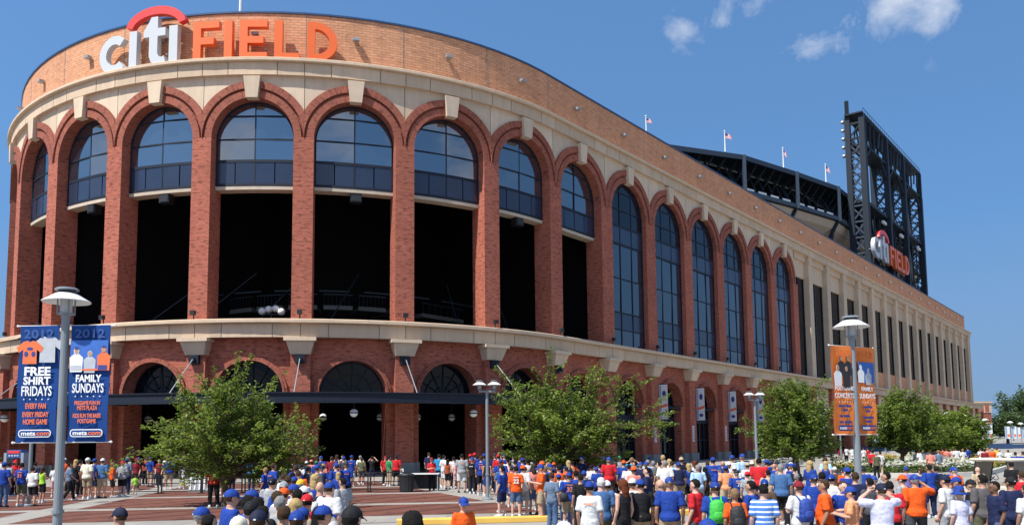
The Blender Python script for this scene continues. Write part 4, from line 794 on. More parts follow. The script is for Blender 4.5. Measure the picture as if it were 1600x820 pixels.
def tree(name, loc, label, group, trunk_h, trunk_r, tips, n_leaf, size, mat, bark=BARK, twig=5, spread=.22, seed=1):
    """tips: list of limb end points relative to the base; leaves follow limbs and their twigs"""
    rnd = random.Random(seed); r = empty(name, loc, label, 'tree', group); o = Vector(loc)
    m = MB(); top = Vector((rnd.uniform(-.1, .1), rnd.uniform(-.1, .1), trunk_h)); m.tube([o, o + Vector((.03, .02, trunk_h * .5)), o + top], [trunk_r * 1.25, trunk_r, trunk_r * .8], 9); m.build('trunk', bark, r, smooth=True)
    segs = []; lm = MB()
    for T in tips:
        T = Vector(T); st = top * rnd.uniform(.75, 1.0); mid = st.lerp(T, .5) + Vector((0, 0, .12 * (T - st).length)); pts = []
        for k in range(8):
            t = k / 7; pts.append(st * (1 - t) ** 2 + mid * 2 * t * (1 - t) + T * t * t + Vector((rnd.uniform(-1, 1), rnd.uniform(-1, 1), rnd.uniform(-1, 1))) * .03 * (T - st).length)
        lm.tube([o + p for p in pts], [trunk_r * .55 * (1 - t / 8.5) + .006 for t in range(8)], 5)
        Ln = (T - st).length
        for a, b in zip(pts[2:], pts[3:]): segs.append((a, b, 1.0))
        for k in range(twig):
            t = rnd.uniform(.3, .95); i = int(t * 7); p = pts[i]; d = (pts[min(i + 1, 7)] - pts[i - 1]).normalized()
            d = (d + Vector((rnd.gauss(0, .75), rnd.gauss(0, .75), rnd.gauss(.15, .6)))).normalized(); e = p + d * Ln * rnd.uniform(.18, .42)
            lm.tube([o + p, o + p.lerp(e, .5) + Vector((0, 0, .03 * Ln)), o + e], [trunk_r * .16, trunk_r * .1, .004], 4); segs += [(p.lerp(e, .15), e, .9)]
    lm.build('limbs', bark, r)
    w = np.array([(b - a).length * k for a, b, k in segs]); w /= w.sum(); idx = RNG.choice(len(segs), n_leaf, p=w); t = RNG.uniform(0, 1.04, n_leaf)
    A = np.array([s[0] for s in segs]); Bq = np.array([s[1] for s in segs]); C = A[idx] + (Bq[idx] - A[idx]) * t[:, None]
    C += RNG.normal(0, spread, (n_leaf, 3)) * np.array([1, 1, .75]) * (1.05 - .55 * t)[:, None]
    C = C[C[:, 2] > .70] + np.array(loc)
    clump = np.array([noise.noise(Vector(c) * .9) for c in C]) * .55 + .45
    leaves('crown', C, size, mat, r, org=loc, tint=clump); return r
def dome_tips(n, rx, ry, z0, z1, zc, seed, droop=.0):
    rnd = random.Random(seed); out = []
    for i in range(n):
        a = 2.399 * i + rnd.uniform(-.3, .3); h = (i + .5) / n; el = -0.45 + 1.95 * h ** 1.15
        k = rnd.uniform(.72, 1.10); out.append((rx * cos(a) * cos(el) * k, ry * sin(a) * cos(el) * k, zc + (z1 - zc) * max(0, sin(el)) * k + (zc - z0) * min(0, sin(el)) * 1.6))
    return out
tree('plaza_tree', (-11.7, 33.2, 0), 'broad low tree on the plaza left of the main gates, beside a red shirted guard', 'plaza trees', 1.25, .13, dome_tips(34, 3.2, 3.0, .5, 4.9, 2.3, 3) + [(-3.6, -1, 2.4), (3.5, -.6, 3.3), (3.9, -1, 2.1), (-1.4, -1, 4.7), (.7, -1, 5.1)], 19500, .15, LEAF, seed=4, twig=11, spread=.13)
tree('plaza_tree', (2.2, 38.0, 0), 'tall spiky tree in the crowd between the twin lamp and white banners', 'plaza trees', 1.5, .14, dome_tips(34, 3.1, 3.0, .9, 5.0, 2.7, 8) + [(-.7, -1, 5.9), (1.9, -.5, 5.5), (3.6, -.6, 5.3), (4.9, 0, 3.9), (4.6, -1, 3.0), (-3.1, -1, 4.6), (-2.2, 0, 5.3)], 21500, .155, LEAF, seed=9, twig=11, spread=.13)
tree('plaza_tree', (17.4, 50, 0), 'dense dark tree in front of the right wing, left of the orange banners', 'plaza trees', 1.4, .15, dome_tips(40, 2.5, 2.6, .6, 5.7, 2.8, 12) + [(-.8, 0, 5.9), (.6, 0, 5.8)], 21000, .20, LEAF2, seed=14, twig=9, spread=.22)
tree('plaza_tree', (27.4, 57.5, 0), 'round tree rising from the flower bed, right of the orange banners', 'plaza trees', 1.7, .15, dome_tips(40, 2.7, 2.8, 1.6, 5.6, 3.3, 21) + [(3.9, 0, 3.2), (.4, 0, 5.9)], 18000, .21, LEAF2, seed=22, twig=8, spread=.22)
tree('plaza_tree', (41.0, 75, 0), 'smaller tree behind the flower bed, second to the right of the orange banners', 'plaza trees', 1.2, .14, dome_tips(30, 2.7, 2.6, .6, 4.5, 2.4, 31), 14000, .27, LEAF2, seed=32, twig=7, spread=.26)
tree('plaza_tree', (56.0, 100, 0), 'small tree behind the distant crowd near the far white banners', 'plaza trees', 1.2, .14, dome_tips(24, 2.8, 2.6, .6, 4.4, 2.4, 41), 5000, .28, LEAF2, seed=42, twig=6, spread=.3)
tree('plaza_tree', (36.0, 69, 0), 'low tree in the flower bed beside the round tree', 'plaza trees', 1.0, .12, dome_tips(26, 3.0, 2.6, .5, 4.9, 2.4, 51), 13000, .25, LEAF, seed=52, twig=7, spread=.26)
for i, (x, y, h, w_, n) in enumerate(((166, 262, 16.5, 16, 9000), (196, 285, 14, 15, 7000), (152, 250, 8.5, 8, 3600), (225, 310, 14, 16, 5000))):
    tree('far_tree', (x, y, 0), ['big rounded tree on the horizon at the right edge', 'far tree behind the big rounded one, cut by the right edge', 'lower far tree beside the brick end building', 'far tree outside the right edge'][i], 'trees on the horizon', 3, .4, dome_tips(44, w_ * .75, w_ * .6, 2.5, h, h * .5, 60 + i), n, .95, LEAFF, seed=70 + i, twig=8, spread=1.0)

# ------------------------------------------------------------------ flower bed
def inpoly(P_, poly):
    x, y = P_[:, 0], P_[:, 1]; c = np.zeros(len(P_), bool); n = len(poly)
    for i in range(n):
        (x0, y0), (x1, y1) = poly[i], poly[(i + 1) % n]; k = (y0 > y) != (y1 > y); c ^= k & (x < (x1 - x0) * (y - y0) / ((y1 - y0) or 1e-9) + x0)
    return c
BED = [(20.5, 52.6), (25.5, 50.3), (30, 52), (48, 76), (50, 90), (44, 88), (33, 74), (23, 60)]
def scatter(n, poly):
    p = np.array(poly); q = RNG.uniform(p.min(0), p.max(0), (n, 2)); return q[inpoly(q, poly)]
def bed_h(q): return .35 + .22 * np.sin(q[:, 0] * .7) * np.cos(q[:, 1] * .45) + .10
m = MB(); m.poly([(x, y, .2) for x, y in BED]); tag(m.build('planting_soil', mk('soil', (.06, .045, .03), .95)), kind='structure')
q = scatter(30000, BED); leaves('bedding_plants', np.c_[q, bed_h(q) * RNG.uniform(.4, 1.25, len(q)) + .1], .24, HEDGE, None, kind='stuff')
q = scatter(26000, BED); nz = np.array([noise.noise(Vector((x * .22, y * .16, 3))) for x, y in q]); qa = q[nz > .14]; leaves('white_flowers', np.c_[qa, bed_h(qa) + RNG.uniform(.2, .5, len(qa))], .20, WHF, None, up=1.5, kind='stuff', asp=.9)
qb = q[(nz < -.22)]; leaves('yellow_flowers', np.c_[qb, bed_h(qb) + RNG.uniform(.15, .4, len(qb))], .17, YLF, None, up=1.5, kind='stuff', asp=.9)
m = MB()
for a, c in zip(BED, BED[1:] + BED[:1]): m.bar((*a, .14), (*c, .14), .35, .30)
tag(m.build('bed_kerb', KERBS), kind='structure')
# steps and seat wall left of the bed
sw = empty('stone_steps', (20.5, 66, 0), 'low stone seat wall and steps beside the flower bed, under the right tree', 'steps')
for i in range(3): m = MB(); a, c = Vector((15.5 + i * .5, 61 + i * .8, .19 + i * .19)), Vector((24.5 + i * .6, 71 + i * .8, .19 + i * .19)); m.bar(a, c, .9, .38); m.build('step', KERBS, sw)
bn = empty('bench', (16.9, 57.2, 0), 'dark slatted bench beside the stone steps', 'bench')
for i in range(4): m = MB(); a = Vector((15.8 + i * .09, 57.6 - i * .08, .45)); m.bar(a, a + Vector((1.5, 1.7, 0)), .09, .04); m.build('slat', BARK, bn)
for i in range(3): m = MB(); a = Vector((15.7 - i * .02, 57.7 + i * .02, .6 + i * .14)); m.bar(a, a + Vector((1.5, 1.7, 0)), .04, .10); m.build('back_slat', BARK, bn)
for k in (0.1, .9): m = MB(); a = Vector((15.9 + 1.5 * k, 57.5 + 1.7 * k, 0)); m.bar(a, a + Vector((0, 0, .45)), .06, .3); m.build('leg', BLACKM, bn)

# ------------------------------------------------------------------ far right: end building, lamps with banners, blue fence
e0 = Vector((139, 246, 0)); eb = empty('end_building', tuple(e0), 'small brick tower building with pale cornice at the far end of the wing', 'building')
def EB(a, b): return lambda p: e0 + Vector((p[0] * .98 - p[1] * .2, p[0] * .2 + p[1] * .98, p[2]))
for nm, a, b, mt in (('wall', (0, 0, 0), (7, 9, 9.5), B_RED), ('frieze', (-.15, -.15, 9.5), (7.15, 9.15, 12.4), CONC_W), ('cornice', (-.4, -.4, 12.4), (7.4, 9.4, 12.9), STONE), ('band', (-.1, -.1, 6.0), (7.1, 9.1, 6.5), STONE)): m = MB(); m.box(a, b); m.xf(EB(0, 0)); m.build(nm, mt, eb)
for x in (1.0, 2.9, 4.8): m = MB(); m.box((x, -.25, 9.9), (x + 1.3, -.1, 12)); m.xf(EB(0, 0)); m.build('frieze_panel', B_RED, eb)
m = MB(); m.box((-2.2, -1, 0), (0, 1, 8.0)); m.xf(EB(0, 0)); m.build('corner_pier', STONE2, eb)
def far_lamp(x, y, label, s=1.0):
    r = empty('banner_lamp', (x, y, 0), label, 'street lamp', 'distant lamps with white banners', 0, local=True); m = MB(); m.tube([(0, 0, 0), (0, 0, 5.6)], [.12, .09], 8); m.build('pole', POLE, r); m = MB(); m.lathe((0, 0, 5.5), [(.8, .35), (.3, .75), (0, .8)], 12); m.lathe((0, 0, 5.5), [(.16, 0), (.16, .5)], 8); m.build('lamp_shade', LAMPW, r)
    for sgn in (-1, 1):
        m = MB(); m.box((sgn * .2 if sgn > 0 else -1.5, -.02, 1.7), (1.5 if sgn > 0 else -.2, .02, 4.9)); b = m.build('banner_cloth', WB, r); m = MB(); xa = .25 if sgn > 0 else -1.45; m.box((xa, -.05, 1.75), (xa + .5, -.03, 4.85)); m.build('banner_print', LBL, r); m = MB(); m.box((xa + .6, -.05, 2.2), (xa + 1.15, -.03, 2.9)); m.build('banner_stripe', OTXT, r)
    return r
for i, (x, y) in enumerate(((81.3, 146), (103.5, 178), (131, 214), (150, 240), (49, 107), (68.5, 128), (158, 246))):
    far_lamp(x, y, ['distant lamp with the largest pair of white banners, in front of the wing corner', 'distant lamp with two white banners left of the brick end building', 'distant lamp with white banners in front of the big far tree, left one', 'distant lamp with white banners in front of the big far tree, right one', 'distant lamp head showing above the round tree', 'distant lamp showing above the smaller tree', 'distant lamp with white banners cut by the right edge'][i])
fb = empty('blue_fence', (70, 118, 0), 'row of blue fence screens behind the distant crowd', 'fence'); BLS = mk('blue_screen', (.02, .055, .13), .7, .25, .6)
for i in range(14): m = MB(); x = 60 + i * 6.1; y = 142 + i * 3.0; m.box((x, y, 0), (x + 5.8, y + .06, .8 + .1 * (i % 3))); m.build('screen', BLS, fb); 
for i in range(15): m = MB(); x = 59.9 + i * 6.1; y = 142 + i * 3.0; m.box((x - .05, y - .05, 0), (x + .05, y + .05, 1.5)); m.build('post', GALV, fb)

# ------------------------------------------------------------------ plaza furniture
for i in range(7):
    a = Vector((-20.2 + i * 2.15, 41.9 + (i % 2) * .12 - i * .02, 0)); c = a + Vector((2.0, .05, 0)); r = empty('crowd_barrier', tuple(a), ['black crowd rail by the child in neon green', 'black crowd rail in front of the maroon-shirted staff', 'black crowd rail in front of the blue polo shirt', 'black crowd rail left of the red-shirted guard', 'black crowd rail behind the left tree', 'black crowd rail in front of the white shorts with black bag', 'black crowd rail left of the trash can'][i], 'barrier', 'black crowd rails')
    for p in (a, c): m = MB(); m.box((p.x - .03, p.y - .03, 0), (p.x + .03, p.y + .03, 1.0)); m.box((p.x - .06, p.y - .25, 0), (p.x + .06, p.y + .25, .04)); m.build('post', BLACKM, r)
    for z in (.98, .52, .12): m = MB(); m.bar(a + Vector((0, 0, z)), c + Vector((0, 0, z)), .045); m.build('rail', BLACKM, r)
p = Vector((-5.4, 41.4, 0)); r = empty('trash_can', tuple(p), 'black round trash can beside the white topped table', 'trash can'); m = MB(); m.lathe(tuple(p), [(.30, 0), (.33, .05), (.37, .78), (.37, .82)], 20); m.build('bin', BLACKP, r, smooth=True)
m = MB(); m.lathe(tuple(p), [(.39, .80), (.40, .86), (.34, .92), (.16, .93), (.15, .88)], 20); m.build('lid', BLACKP, r, smooth=True); m = MB()
for k in range(20): a = 2 * pi * k / 20; m.bar(p + Vector((.325 * cos(a), .325 * sin(a), .06)), p + Vector((.375 * cos(a), .375 * sin(a), .78)), .03)
m.build('ribs', BLACKP, r)
p = Vector((-4.5, 42.0, 0)); r = empty('table', tuple(p), 'long black table with pale top right of the trash can', 'table'); m = MB(); m.box((p.x - .72, p.y - .35, .86), (p.x + .72, p.y + .35, .91)); m.build('tabletop', LAMPW, r)
for dx in (-.66, .62):
    for dy in (-.3, .3): m = MB(); m.box((p.x + dx, p.y + dy, 0), (p.x + dx + .05, p.y + dy + .05, .86)); m.build('leg', GALV, r)
m = MB(); m.box((p.x - .70, p.y + .28, .1), (p.x + .70, p.y + .31, .86)); m.build('modesty_panel', BLACKM, r)
p = Vector((-25.8, 42.4, 0)); r = empty('metal_detector', tuple(p), 'grey walk-through metal detector with blue header left of the banners', 'metal detector')
for sx in (-.5, .38): m = MB(); m.box((p.x + sx, p.y - .3, 0), (p.x + sx + .14, p.y + .3, 2.15)); m.build('side_panel', mk('portal_grey', (.28, .34, .38), .5), r)
m = MB(); m.box((p.x - .36, p.y - .28, 1.88), (p.x + .38, p.y + .28, 2.3)); m.build('header', mk('portal_blue', (.03, .10, .32), .5), r); m = MB(); m.box((p.x - .30, p.y - .30, 2.12), (p.x + .3, p.y - .285, 2.26)); m.build('red_strip', ORED, r)
m = MB(); [m.box((p.x - .26 + k * .14, p.y - .30, 1.97), (p.x - .17 + k * .14, p.y - .285, 2.05)) for k in range(4)]; m.build('display_marks', WHITE, r)
p = Vector((-16.6, 43.5, 0)); r = empty('plastic_barricade', tuple(p), 'grey ribbed plastic barricade between the crowd rails left of the big tree', 'barricade'); m = MB(); m.loft([[(p.x - .6, p.y - .25, 0), (p.x + .6, p.y - .25, 0), (p.x + .6, p.y + .25, 0), (p.x - .6, p.y + .25, 0)], [(p.x - .55, p.y - .1, 1.05), (p.x + .55, p.y - .1, 1.05), (p.x + .55, p.y + .1, 1.05), (p.x - .55, p.y + .1, 1.05)]]); m.build('body', GALV, r)
for k in range(5): m = MB(); x = p.x - .48 + k * .24; m.loft([[(x - .04, p.y - .27, .1), (x + .04, p.y - .27, .1), (x + .04, p.y, .1), (x - .04, p.y, .1)], [(x - .04, p.y - .14, .95), (x + .04, p.y - .14, .95), (x + .04, p.y, .95), (x - .04, p.y, .95)]]); m.build('rib', LAMPW, r)

# ------------------------------------------------------------------ golf cart (faces right and away)
cart = empty('golf_cart', (18.6, 31.5, 0), 'parked golf cart with flat cream roof at the right edge of the crowd', 'golf cart', None, radians(112), local=True); cart.scale = (.9,) * 3
CRM = mk('cart_cream', (.62, .55, .42), .35, .06); SEAT = mk('cart_seat', (.30, .25, .19), .6)
def tyre_pair(x):
    for y in (-.48, .48):
        m = MB(); m.lathe((0, 0, 0), [(.10, -.08), (.2, -.09), (.23, -.05), (.23, .05), (.2, .09), (.10, .08)], 18); m.xf(lambda p: (x + p[0], y + p[2], .23 + p[1])); w = m.build('tyre', BLACKP, cart); m = MB(); m.lathe((0, 0, 0), [(0, -.06), (.12, -.07), (.13, -.085)], 14); m.lathe((0, 0, 0), [(0, .06), (.12, .07), (.13, .085)], 14); m.xf(lambda p: (x + p[0], y + p[2], .23 + p[1])); m.build('rim', GALV, w)
tyre_pair(-.8); tyre_pair(.85)
sec = lambda x, h0, h1, w: [(x, -w, h0), (x, w, h0), (x, w, h1 - .08), (x, w - .1, h1), (x, -w + .1, h1), (x, -w, h1 - .08)]
m = MB(); m.loft([sec(-1.15, .38, .72, .50), sec(-.95, .25, .78, .58), (sec(-.25, .25, .74, .58))]); m.build('rear_body', CRM, cart)
m = MB(); m.loft([sec(.45, .25, .80, .56), sec(.75, .25, .85, .58), sec(1.15, .30, .70, .52), sec(1.28, .36, .55, .42)]); m.build('front_cowl', CRM, cart)
m = MB(); m.box((-.4, -.58, .24), (.6, .58, .30)); m.build('floor', BLACKP, cart)
m = MB(); m.box((-.78, -.52, .74), (-.22, .52, .86)); m.build('seat', SEAT, cart); m = MB(); m.loft([[(-.80, -.52, .88), (-.72, -.52, .88), (-.72, .52, .88), (-.80, .52, .88)], [(-.92, -.5, 1.25), (-.84, -.5, 1.25), (-.84, .5, 1.25), (-.92, .5, 1.25)]]); m.build('seat_back', SEAT, cart)
for x0, x1, y in ((-1.0, -.95, -.55), (-1.0, -.95, .55), (.72, .48, -.55), (.72, .48, .55)): m = MB(); m.tube([(x0, y, .72), (x1, y, 1.78)], .022, 8); m.build('roof_post', BLACKM, cart)
m = MB(); m.loft([[(-1.2, -.60, 1.76), (.75, -.60, 1.76), (.75, .60, 1.76), (-1.2, .60, 1.76)], [(-1.22, -.63, 1.82), (.78, -.63, 1.82), (.78, .63, 1.82), (-1.22, .63, 1.82)], [(-1.1, -.5, 1.88), (.66, -.5, 1.88), (.66, .5, 1.88), (-1.1, .5, 1.88)]]); m.build('roof', CRM, cart)
m = MB(); m.loft([[(.70, -.53, .85), (.73, -.53, .85), (.73, .53, .85), (.70, .53, .85)], [(.49, -.53, 1.74), (.52, -.53, 1.74), (.52, .53, 1.74), (.49, .53, 1.74)]]); m.build('windshield', mk('tan_windshield', (.17, .145, .115), .15, .1), cart)
m = MB(); m.loft([[(-1.0, -.56, .85), (-.97, -.56, .85), (-.97, .56, .85), (-1.0, .56, .85)], [(-.98, -.56, 1.74), (-.95, -.56, 1.74), (-.95, .56, 1.74), (-.98, .56, 1.74)]]); m.build('rear_curtain', mk('tan_windshield', (.17, .145, .115), .15, .1), cart)
m = MB(); m.tube([(.45, -.25, .9), (.25, -.25, 1.08)], .02, 6); pts = [(.25 + .17 * cos(a) * .5, -.25 + .19 * sin(a), 1.08 + .17 * cos(a) * .85) for a in [2 * pi * k / 14 for k in range(15)]]; m.tube(pts, .015, 5, cap=False); m.build('steering_wheel', BLACKM, cart)
# ------------------------------------------------------------------ people
def remesh(mb, vox, it=2, wrinkle=0.0, seed=0):
    me = mb.mesh('r', []); o = bpy.data.objects.new('r', me); COL.objects.link(o); md = o.modifiers.new('r', 'REMESH'); md.mode = 'VOXEL'; md.voxel_size = vox
    s_ = o.modifiers.new('s', 'SMOOTH'); s_.factor = .5; s_.iterations = it
    bpy.context.view_layer.update(); r = bpy.data.meshes.new_from_object(o.evaluated_get(bpy.context.evaluated_depsgraph_get())); bpy.data.objects.remove(o); bpy.data.meshes.remove(me)
    if wrinkle:
        n = len(r.vertices); co = np.empty(n * 3); r.vertices.foreach_get('co', co); co = co.reshape(-1, 3); nr = np.empty(n * 3); r.vertices.foreach_get('normal', nr); nr = nr.reshape(-1, 3)
        d = np.array([noise.noise(Vector((c[0] * 7 + seed, c[1] * 7, c[2] * 13 + c[0] * 5))) + .8 * noise.noise(Vector((c[0] * 14 - c[2] * 9, c[1] * 12 + seed, c[2] * 22 + c[0] * 16))) for c in co]); co += nr * (np.clip(d * .6 + .45, 0, 1.2) * wrinkle * 1.5)[:, None]; r.vertices.foreach_set('co', co.ravel())
    r.polygons.foreach_set('use_smooth', [True] * len(r.polygons)); r.update(); return r
BW = dict(slim=(.88, .88, .92), avg=(1, 1, 1), heavy=(1.16, 1.36, 1.1), child=(.92, .95, .95))     # width, belly depth, limb
def skel(pose, build):
    w = BW[build][0]; J = {}
    for sx, k in ((-1, 'L'), (1, 'R')):
        J['sh' + k] = (sx * .180 * w, -.015, 1.415); J['el' + k] = (sx * (.222 * w + .012), -.045, 1.12); J['wr' + k] = (sx * (.225 * w + .01), .06, .885)
        J['hp' + k] = (sx * .095 * w, 0, .92); J['kn' + k] = (sx * .105 * w, .025, .50); J['an' + k] = (sx * .115 * w, -.02, .085)
    if pose == 1:
        for sx, k in ((-1, 'L'), (1, 'R')): J['el' + k] = (sx * .25 * w, .02, 1.15); J['wr' + k] = (sx * .09, .27, 1.20)
    elif pose == 2: J['elR'] = (.40 * w, .10, 1.36); J['wrR'] = (.20, .16, 1.58)
    elif pose == 3:
        for sx, k in ((-1, 'L'), (1, 'R')): J['el' + k] = (sx * .36 * w, .12, 1.42); J['wr' + k] = (sx * .13, .20, 1.60)
    elif pose == 4:
        J['knL'] = (-.10 * w, .17, .52); J['anL'] = (-.11 * w, .22, .10); J['knR'] = (.10 * w, -.02, .50); J['anR'] = (.11 * w, -.27, .16); J['elL'] = (-.25 * w, -.12, 1.14); J['wrL'] = (-.24 * w, -.08, .90); J['elR'] = (.25 * w, .02, 1.13); J['wrR'] = (.22 * w, .22, .96)
    elif pose == 5: J['elR'] = (.38 * w, -.08, 1.16); J['wrR'] = (.20 * w, .05, 1.03)
    else: J['knL'] = (-.115 * w, .05, .50); J['anL'] = (-.14 * w, .03, .085)
    return J
def oval(z, hx, hy, cy=0, n=14): return [(hx * cos(2 * pi * k / n), cy + hy * sin(2 * pi * k / n), z) for k in range(n)]
def torso(mb, build, inf, z0, z1):
    w, d, _ = BW[build]; T = [(.82, .10 * w, .085), (.88, .165 * w, .115 * d), (.95, .175 * w, .12 * d), (1.05, .150 * w, .108 * d), (1.15, .150 * w, .112 * d), (1.28, .168 * w, .118), (1.37, .176 * w, .108), (1.425, .152 * w, .090), (1.46, .100, .074), (1.495, .060, .058)]
    def at(z):
        for a, b in zip(T, T[1:]):
            if a[0] <= z <= b[0]: t = (z - a[0]) / (b[0] - a[0]); return (a[1] + (b[1] - a[1]) * t, a[2] + (b[2] - a[2]) * t)
        return T[0][1:] if z < T[0][0] else T[-1][1:]
    zs = [z0] + [t[0] for t in T if z0 < t[0] < z1] + [z1]
    mb.loft([oval(z, at(z)[0] + inf, at(z)[1] + inf, (.02 if build == 'heavy' and 1 < z < 1.25 else 0) - .01) for z in zs])
def lerp(a, b, t): return tuple(x + (y - x) * t for x, y in zip(a, b))
def body_mesh(pose, build):
    J = skel(pose, build); k = BW[build][2]; mb = MB(); torso(mb, build, 0, .83, 1.495)
    mb.tube([(0, -.02, 1.42), (0, 0, 1.56)], [.068 * k, .058 * k], 10)
    mb.ball((0, .0, 1.645), (.076, .095, .105), 16, 10); mb.ball((0, .03, 1.59), (.058, .068, .072), 12, 8)      # skull and jaw
    mb.ball((0, .102, 1.617), (.014, .02, .026), 8, 5); mb.ball((0, .085, 1.662), (.05, .02, .014), 8, 5)       # nose, brow
    for sx in (-1, 1): mb.ball((sx * .078, -.005, 1.625), (.013, .026, .034), 8, 6)
    tips = []
    for s in 'LR':
        sh, el, wr = J['sh' + s], J['el' + s], J['wr' + s]; mb.ball(sh, .062 * k, 10, 6); mb.tube([sh, lerp(sh, el, .4), el, lerp(el, wr, .35), wr], [.056 * k, .052 * k, .042 * k, .041 * k, .028 * k], 10)
        d = (Vector(wr) - Vector(el)).normalized(); pc = Vector(wr) + d * .055; mb.tube([Vector(wr), Vector(wr) + d * .04, Vector(wr) + d * .095], [.028, .040, .036], 8); tips.append((Vector(wr), d, -1 if s == 'L' else 1))
        hp, kn, an = J['hp' + s], J['kn' + s], J['an' + s]; mb.tube([hp, lerp(hp, kn, .45), kn, lerp(kn, an, .3), an], [.092 * k, .082 * k, .056 * k, .058 * k, .036 * k], 12)
        mb.tube([(an[0], an[1] - .03, an[2] - .03), (an[0] * 1.08, an[1] + .17, max(.03, an[2] - .055))], [.04, .034], 8)
    me = remesh(mb, .017, 2)
    # fingers, eyes and mouth are joined to the same skin mesh
    fb = MB()
    for wr, d, sx in tips:
        side = d.cross(Vector((0, 1, 0.2)) if abs(d.y) < .7 else Vector((0, 0, 1))).normalized(); palm = d.cross(side).normalized()
        if pose in (0, 4, 5) : palm = Vector((-sx, .3, 0)) - d * Vector((-sx, .3, 0)).dot(d); palm.normalize(); side = d.cross(palm)
        for i, ln in enumerate((.062, .072, .068, .052)):
            a = wr + d * .085 + side * (.027 - .018 * i); fb.tube([a, a + d * ln * .55 + palm * .010, a + d * ln * .85 + palm * .035], [.0095, .0088, .0065], 6)
        a = wr + d * .03 + side * .03; fb.tube([a, a + d * .035 + side * .022 + palm * .012, a + d * .065 + side * .022 + palm * .03], [.012, .0105, .008], 6)
    nf = len(fb.f)
    for sx in (-1, 1): fb.ball((sx * .031, .088, 1.640), (.013, .010, .008), 8, 5, 1)
    fb.ball((0, .093, 1.572), (.024, .008, .006), 8, 4, 2)
    f2 = fb.mesh('f', []); f2.polygons.foreach_set('use_smooth', [True] * len(f2.polygons))
    bm = bmesh.new(); bm.from_mesh(me); bm.from_mesh(f2); bm.to_mesh(me); bm.free(); bpy.data.meshes.remove(f2)
    for uvl in list(me.uv_layers): me.uv_layers.remove(uvl)
    for q in range(3): me.materials.append(None)
    return me
def shirt_mesh(pose, build, tank=False, seed=0):
    J = skel(pose, build); mb = MB(); torso(mb, build, .022 if build != 'slim' else .014, .865 if not tank else .90, 1.468); k = BW[build][2]
    if not tank:
        for s in 'LR': sh, el = J['sh' + s], J['el' + s]; mb.ball(sh, .068 * k, 10, 6); mb.tube([sh, lerp(sh, el, .45), lerp(sh, el, .80)], [.066 * k, .068 * k, .072 * k], 12)
    return remesh(mb, .019, 2, .008, seed)
def legs_mesh(pose, build, kind, seed=0):
    J = skel(pose, build); mb = MB(); torso(mb, build, .012, .83, 1.0); k = BW[build][2]
    for s in 'LR':
        hp, kn, an = J['hp' + s], J['kn' + s], J['an' + s]; hp = (hp[0], hp[1], .94)
        if kind == 'shorts': mb.tube([hp, lerp(hp, kn, .5), lerp(hp, kn, .93)], [.100 * k, .100 * k, .098 * k], 12)
        else: mb.tube([hp, lerp(hp, kn, .5), kn, lerp(kn, an, .5), (an[0], an[1] + .01, an[2] - .02)], [.100 * k, .094 * k, .074 * k, .070 * k, .066 * k], 12)
    return remesh(mb, .019, 2, .008, seed)
def shoe_mesh(pose, build, s):
    J = skel(pose, build); an = J['an' + s]; mb = MB(); z = an[2] - .085; x, y = an[0], an[1]
    mb.loft([[(x + a * wd, y + dy, z + h) for a, h in ((-1, 0), (1, 0), (1, ht * .6), (.6, ht), (-.6, ht), (-1, ht * .6))] for dy, wd, ht in ((-.075, .03, .07), (-.05, .042, .11), (.03, .044, .10), (.10, .050, .075), (.17, .048, .06), (.205, .03, .04))])
    me = mb.mesh('shoe', []); me.polygons.foreach_set('use_smooth', [True] * len(me.polygons)); return me
def shell(rx, ry, rz, c, keep, n=18, m=12, jit=0.0, seed=0):
    mb = MB(); mb.ball(c, (rx, ry, rz), n, m); me = mb.mesh('shell', [], weld=True); bm = bmesh.new(); bm.from_mesh(me)
    bmesh.ops.delete(bm, geom=[v for v in bm.verts if not keep(v.co)], context='VERTS')
    if jit:
        for v in bm.verts: v.co += v.normal * jit * noise.noise(v.co * 30 + Vector((seed, 0, 0)))
    bm.to_mesh(me); bm.free(); me.polygons.foreach_set('use_smooth', [True] * len(me.polygons)); return me
def hair_short(): return shell(.086, .106, .112, (0, -.006, 1.650), lambda c: c.z > 1.585 and (c.y < .028 or c.z > 1.700) and (c.y < .06 or c.z > 1.72), jit=.016)
def hair_long():
    a = MB(); a.ball((0, -.012, 1.650), (.090, .106, .112), 16, 10); a.ball((0, -.075, 1.52), (.080, .045, .16), 12, 8); a.ball((0, -.085, 1.42), (.06, .035, .13), 12, 8)
    me = remesh(a, .016, 1, .012); bm = bmesh.new(); bm.from_mesh(me); bmesh.ops.delete(bm, geom=[v for v in bm.verts if v.co.y > .045 and v.co.z < 1.70], context='VERTS'); bm.to_mesh(me); bm.free(); return me
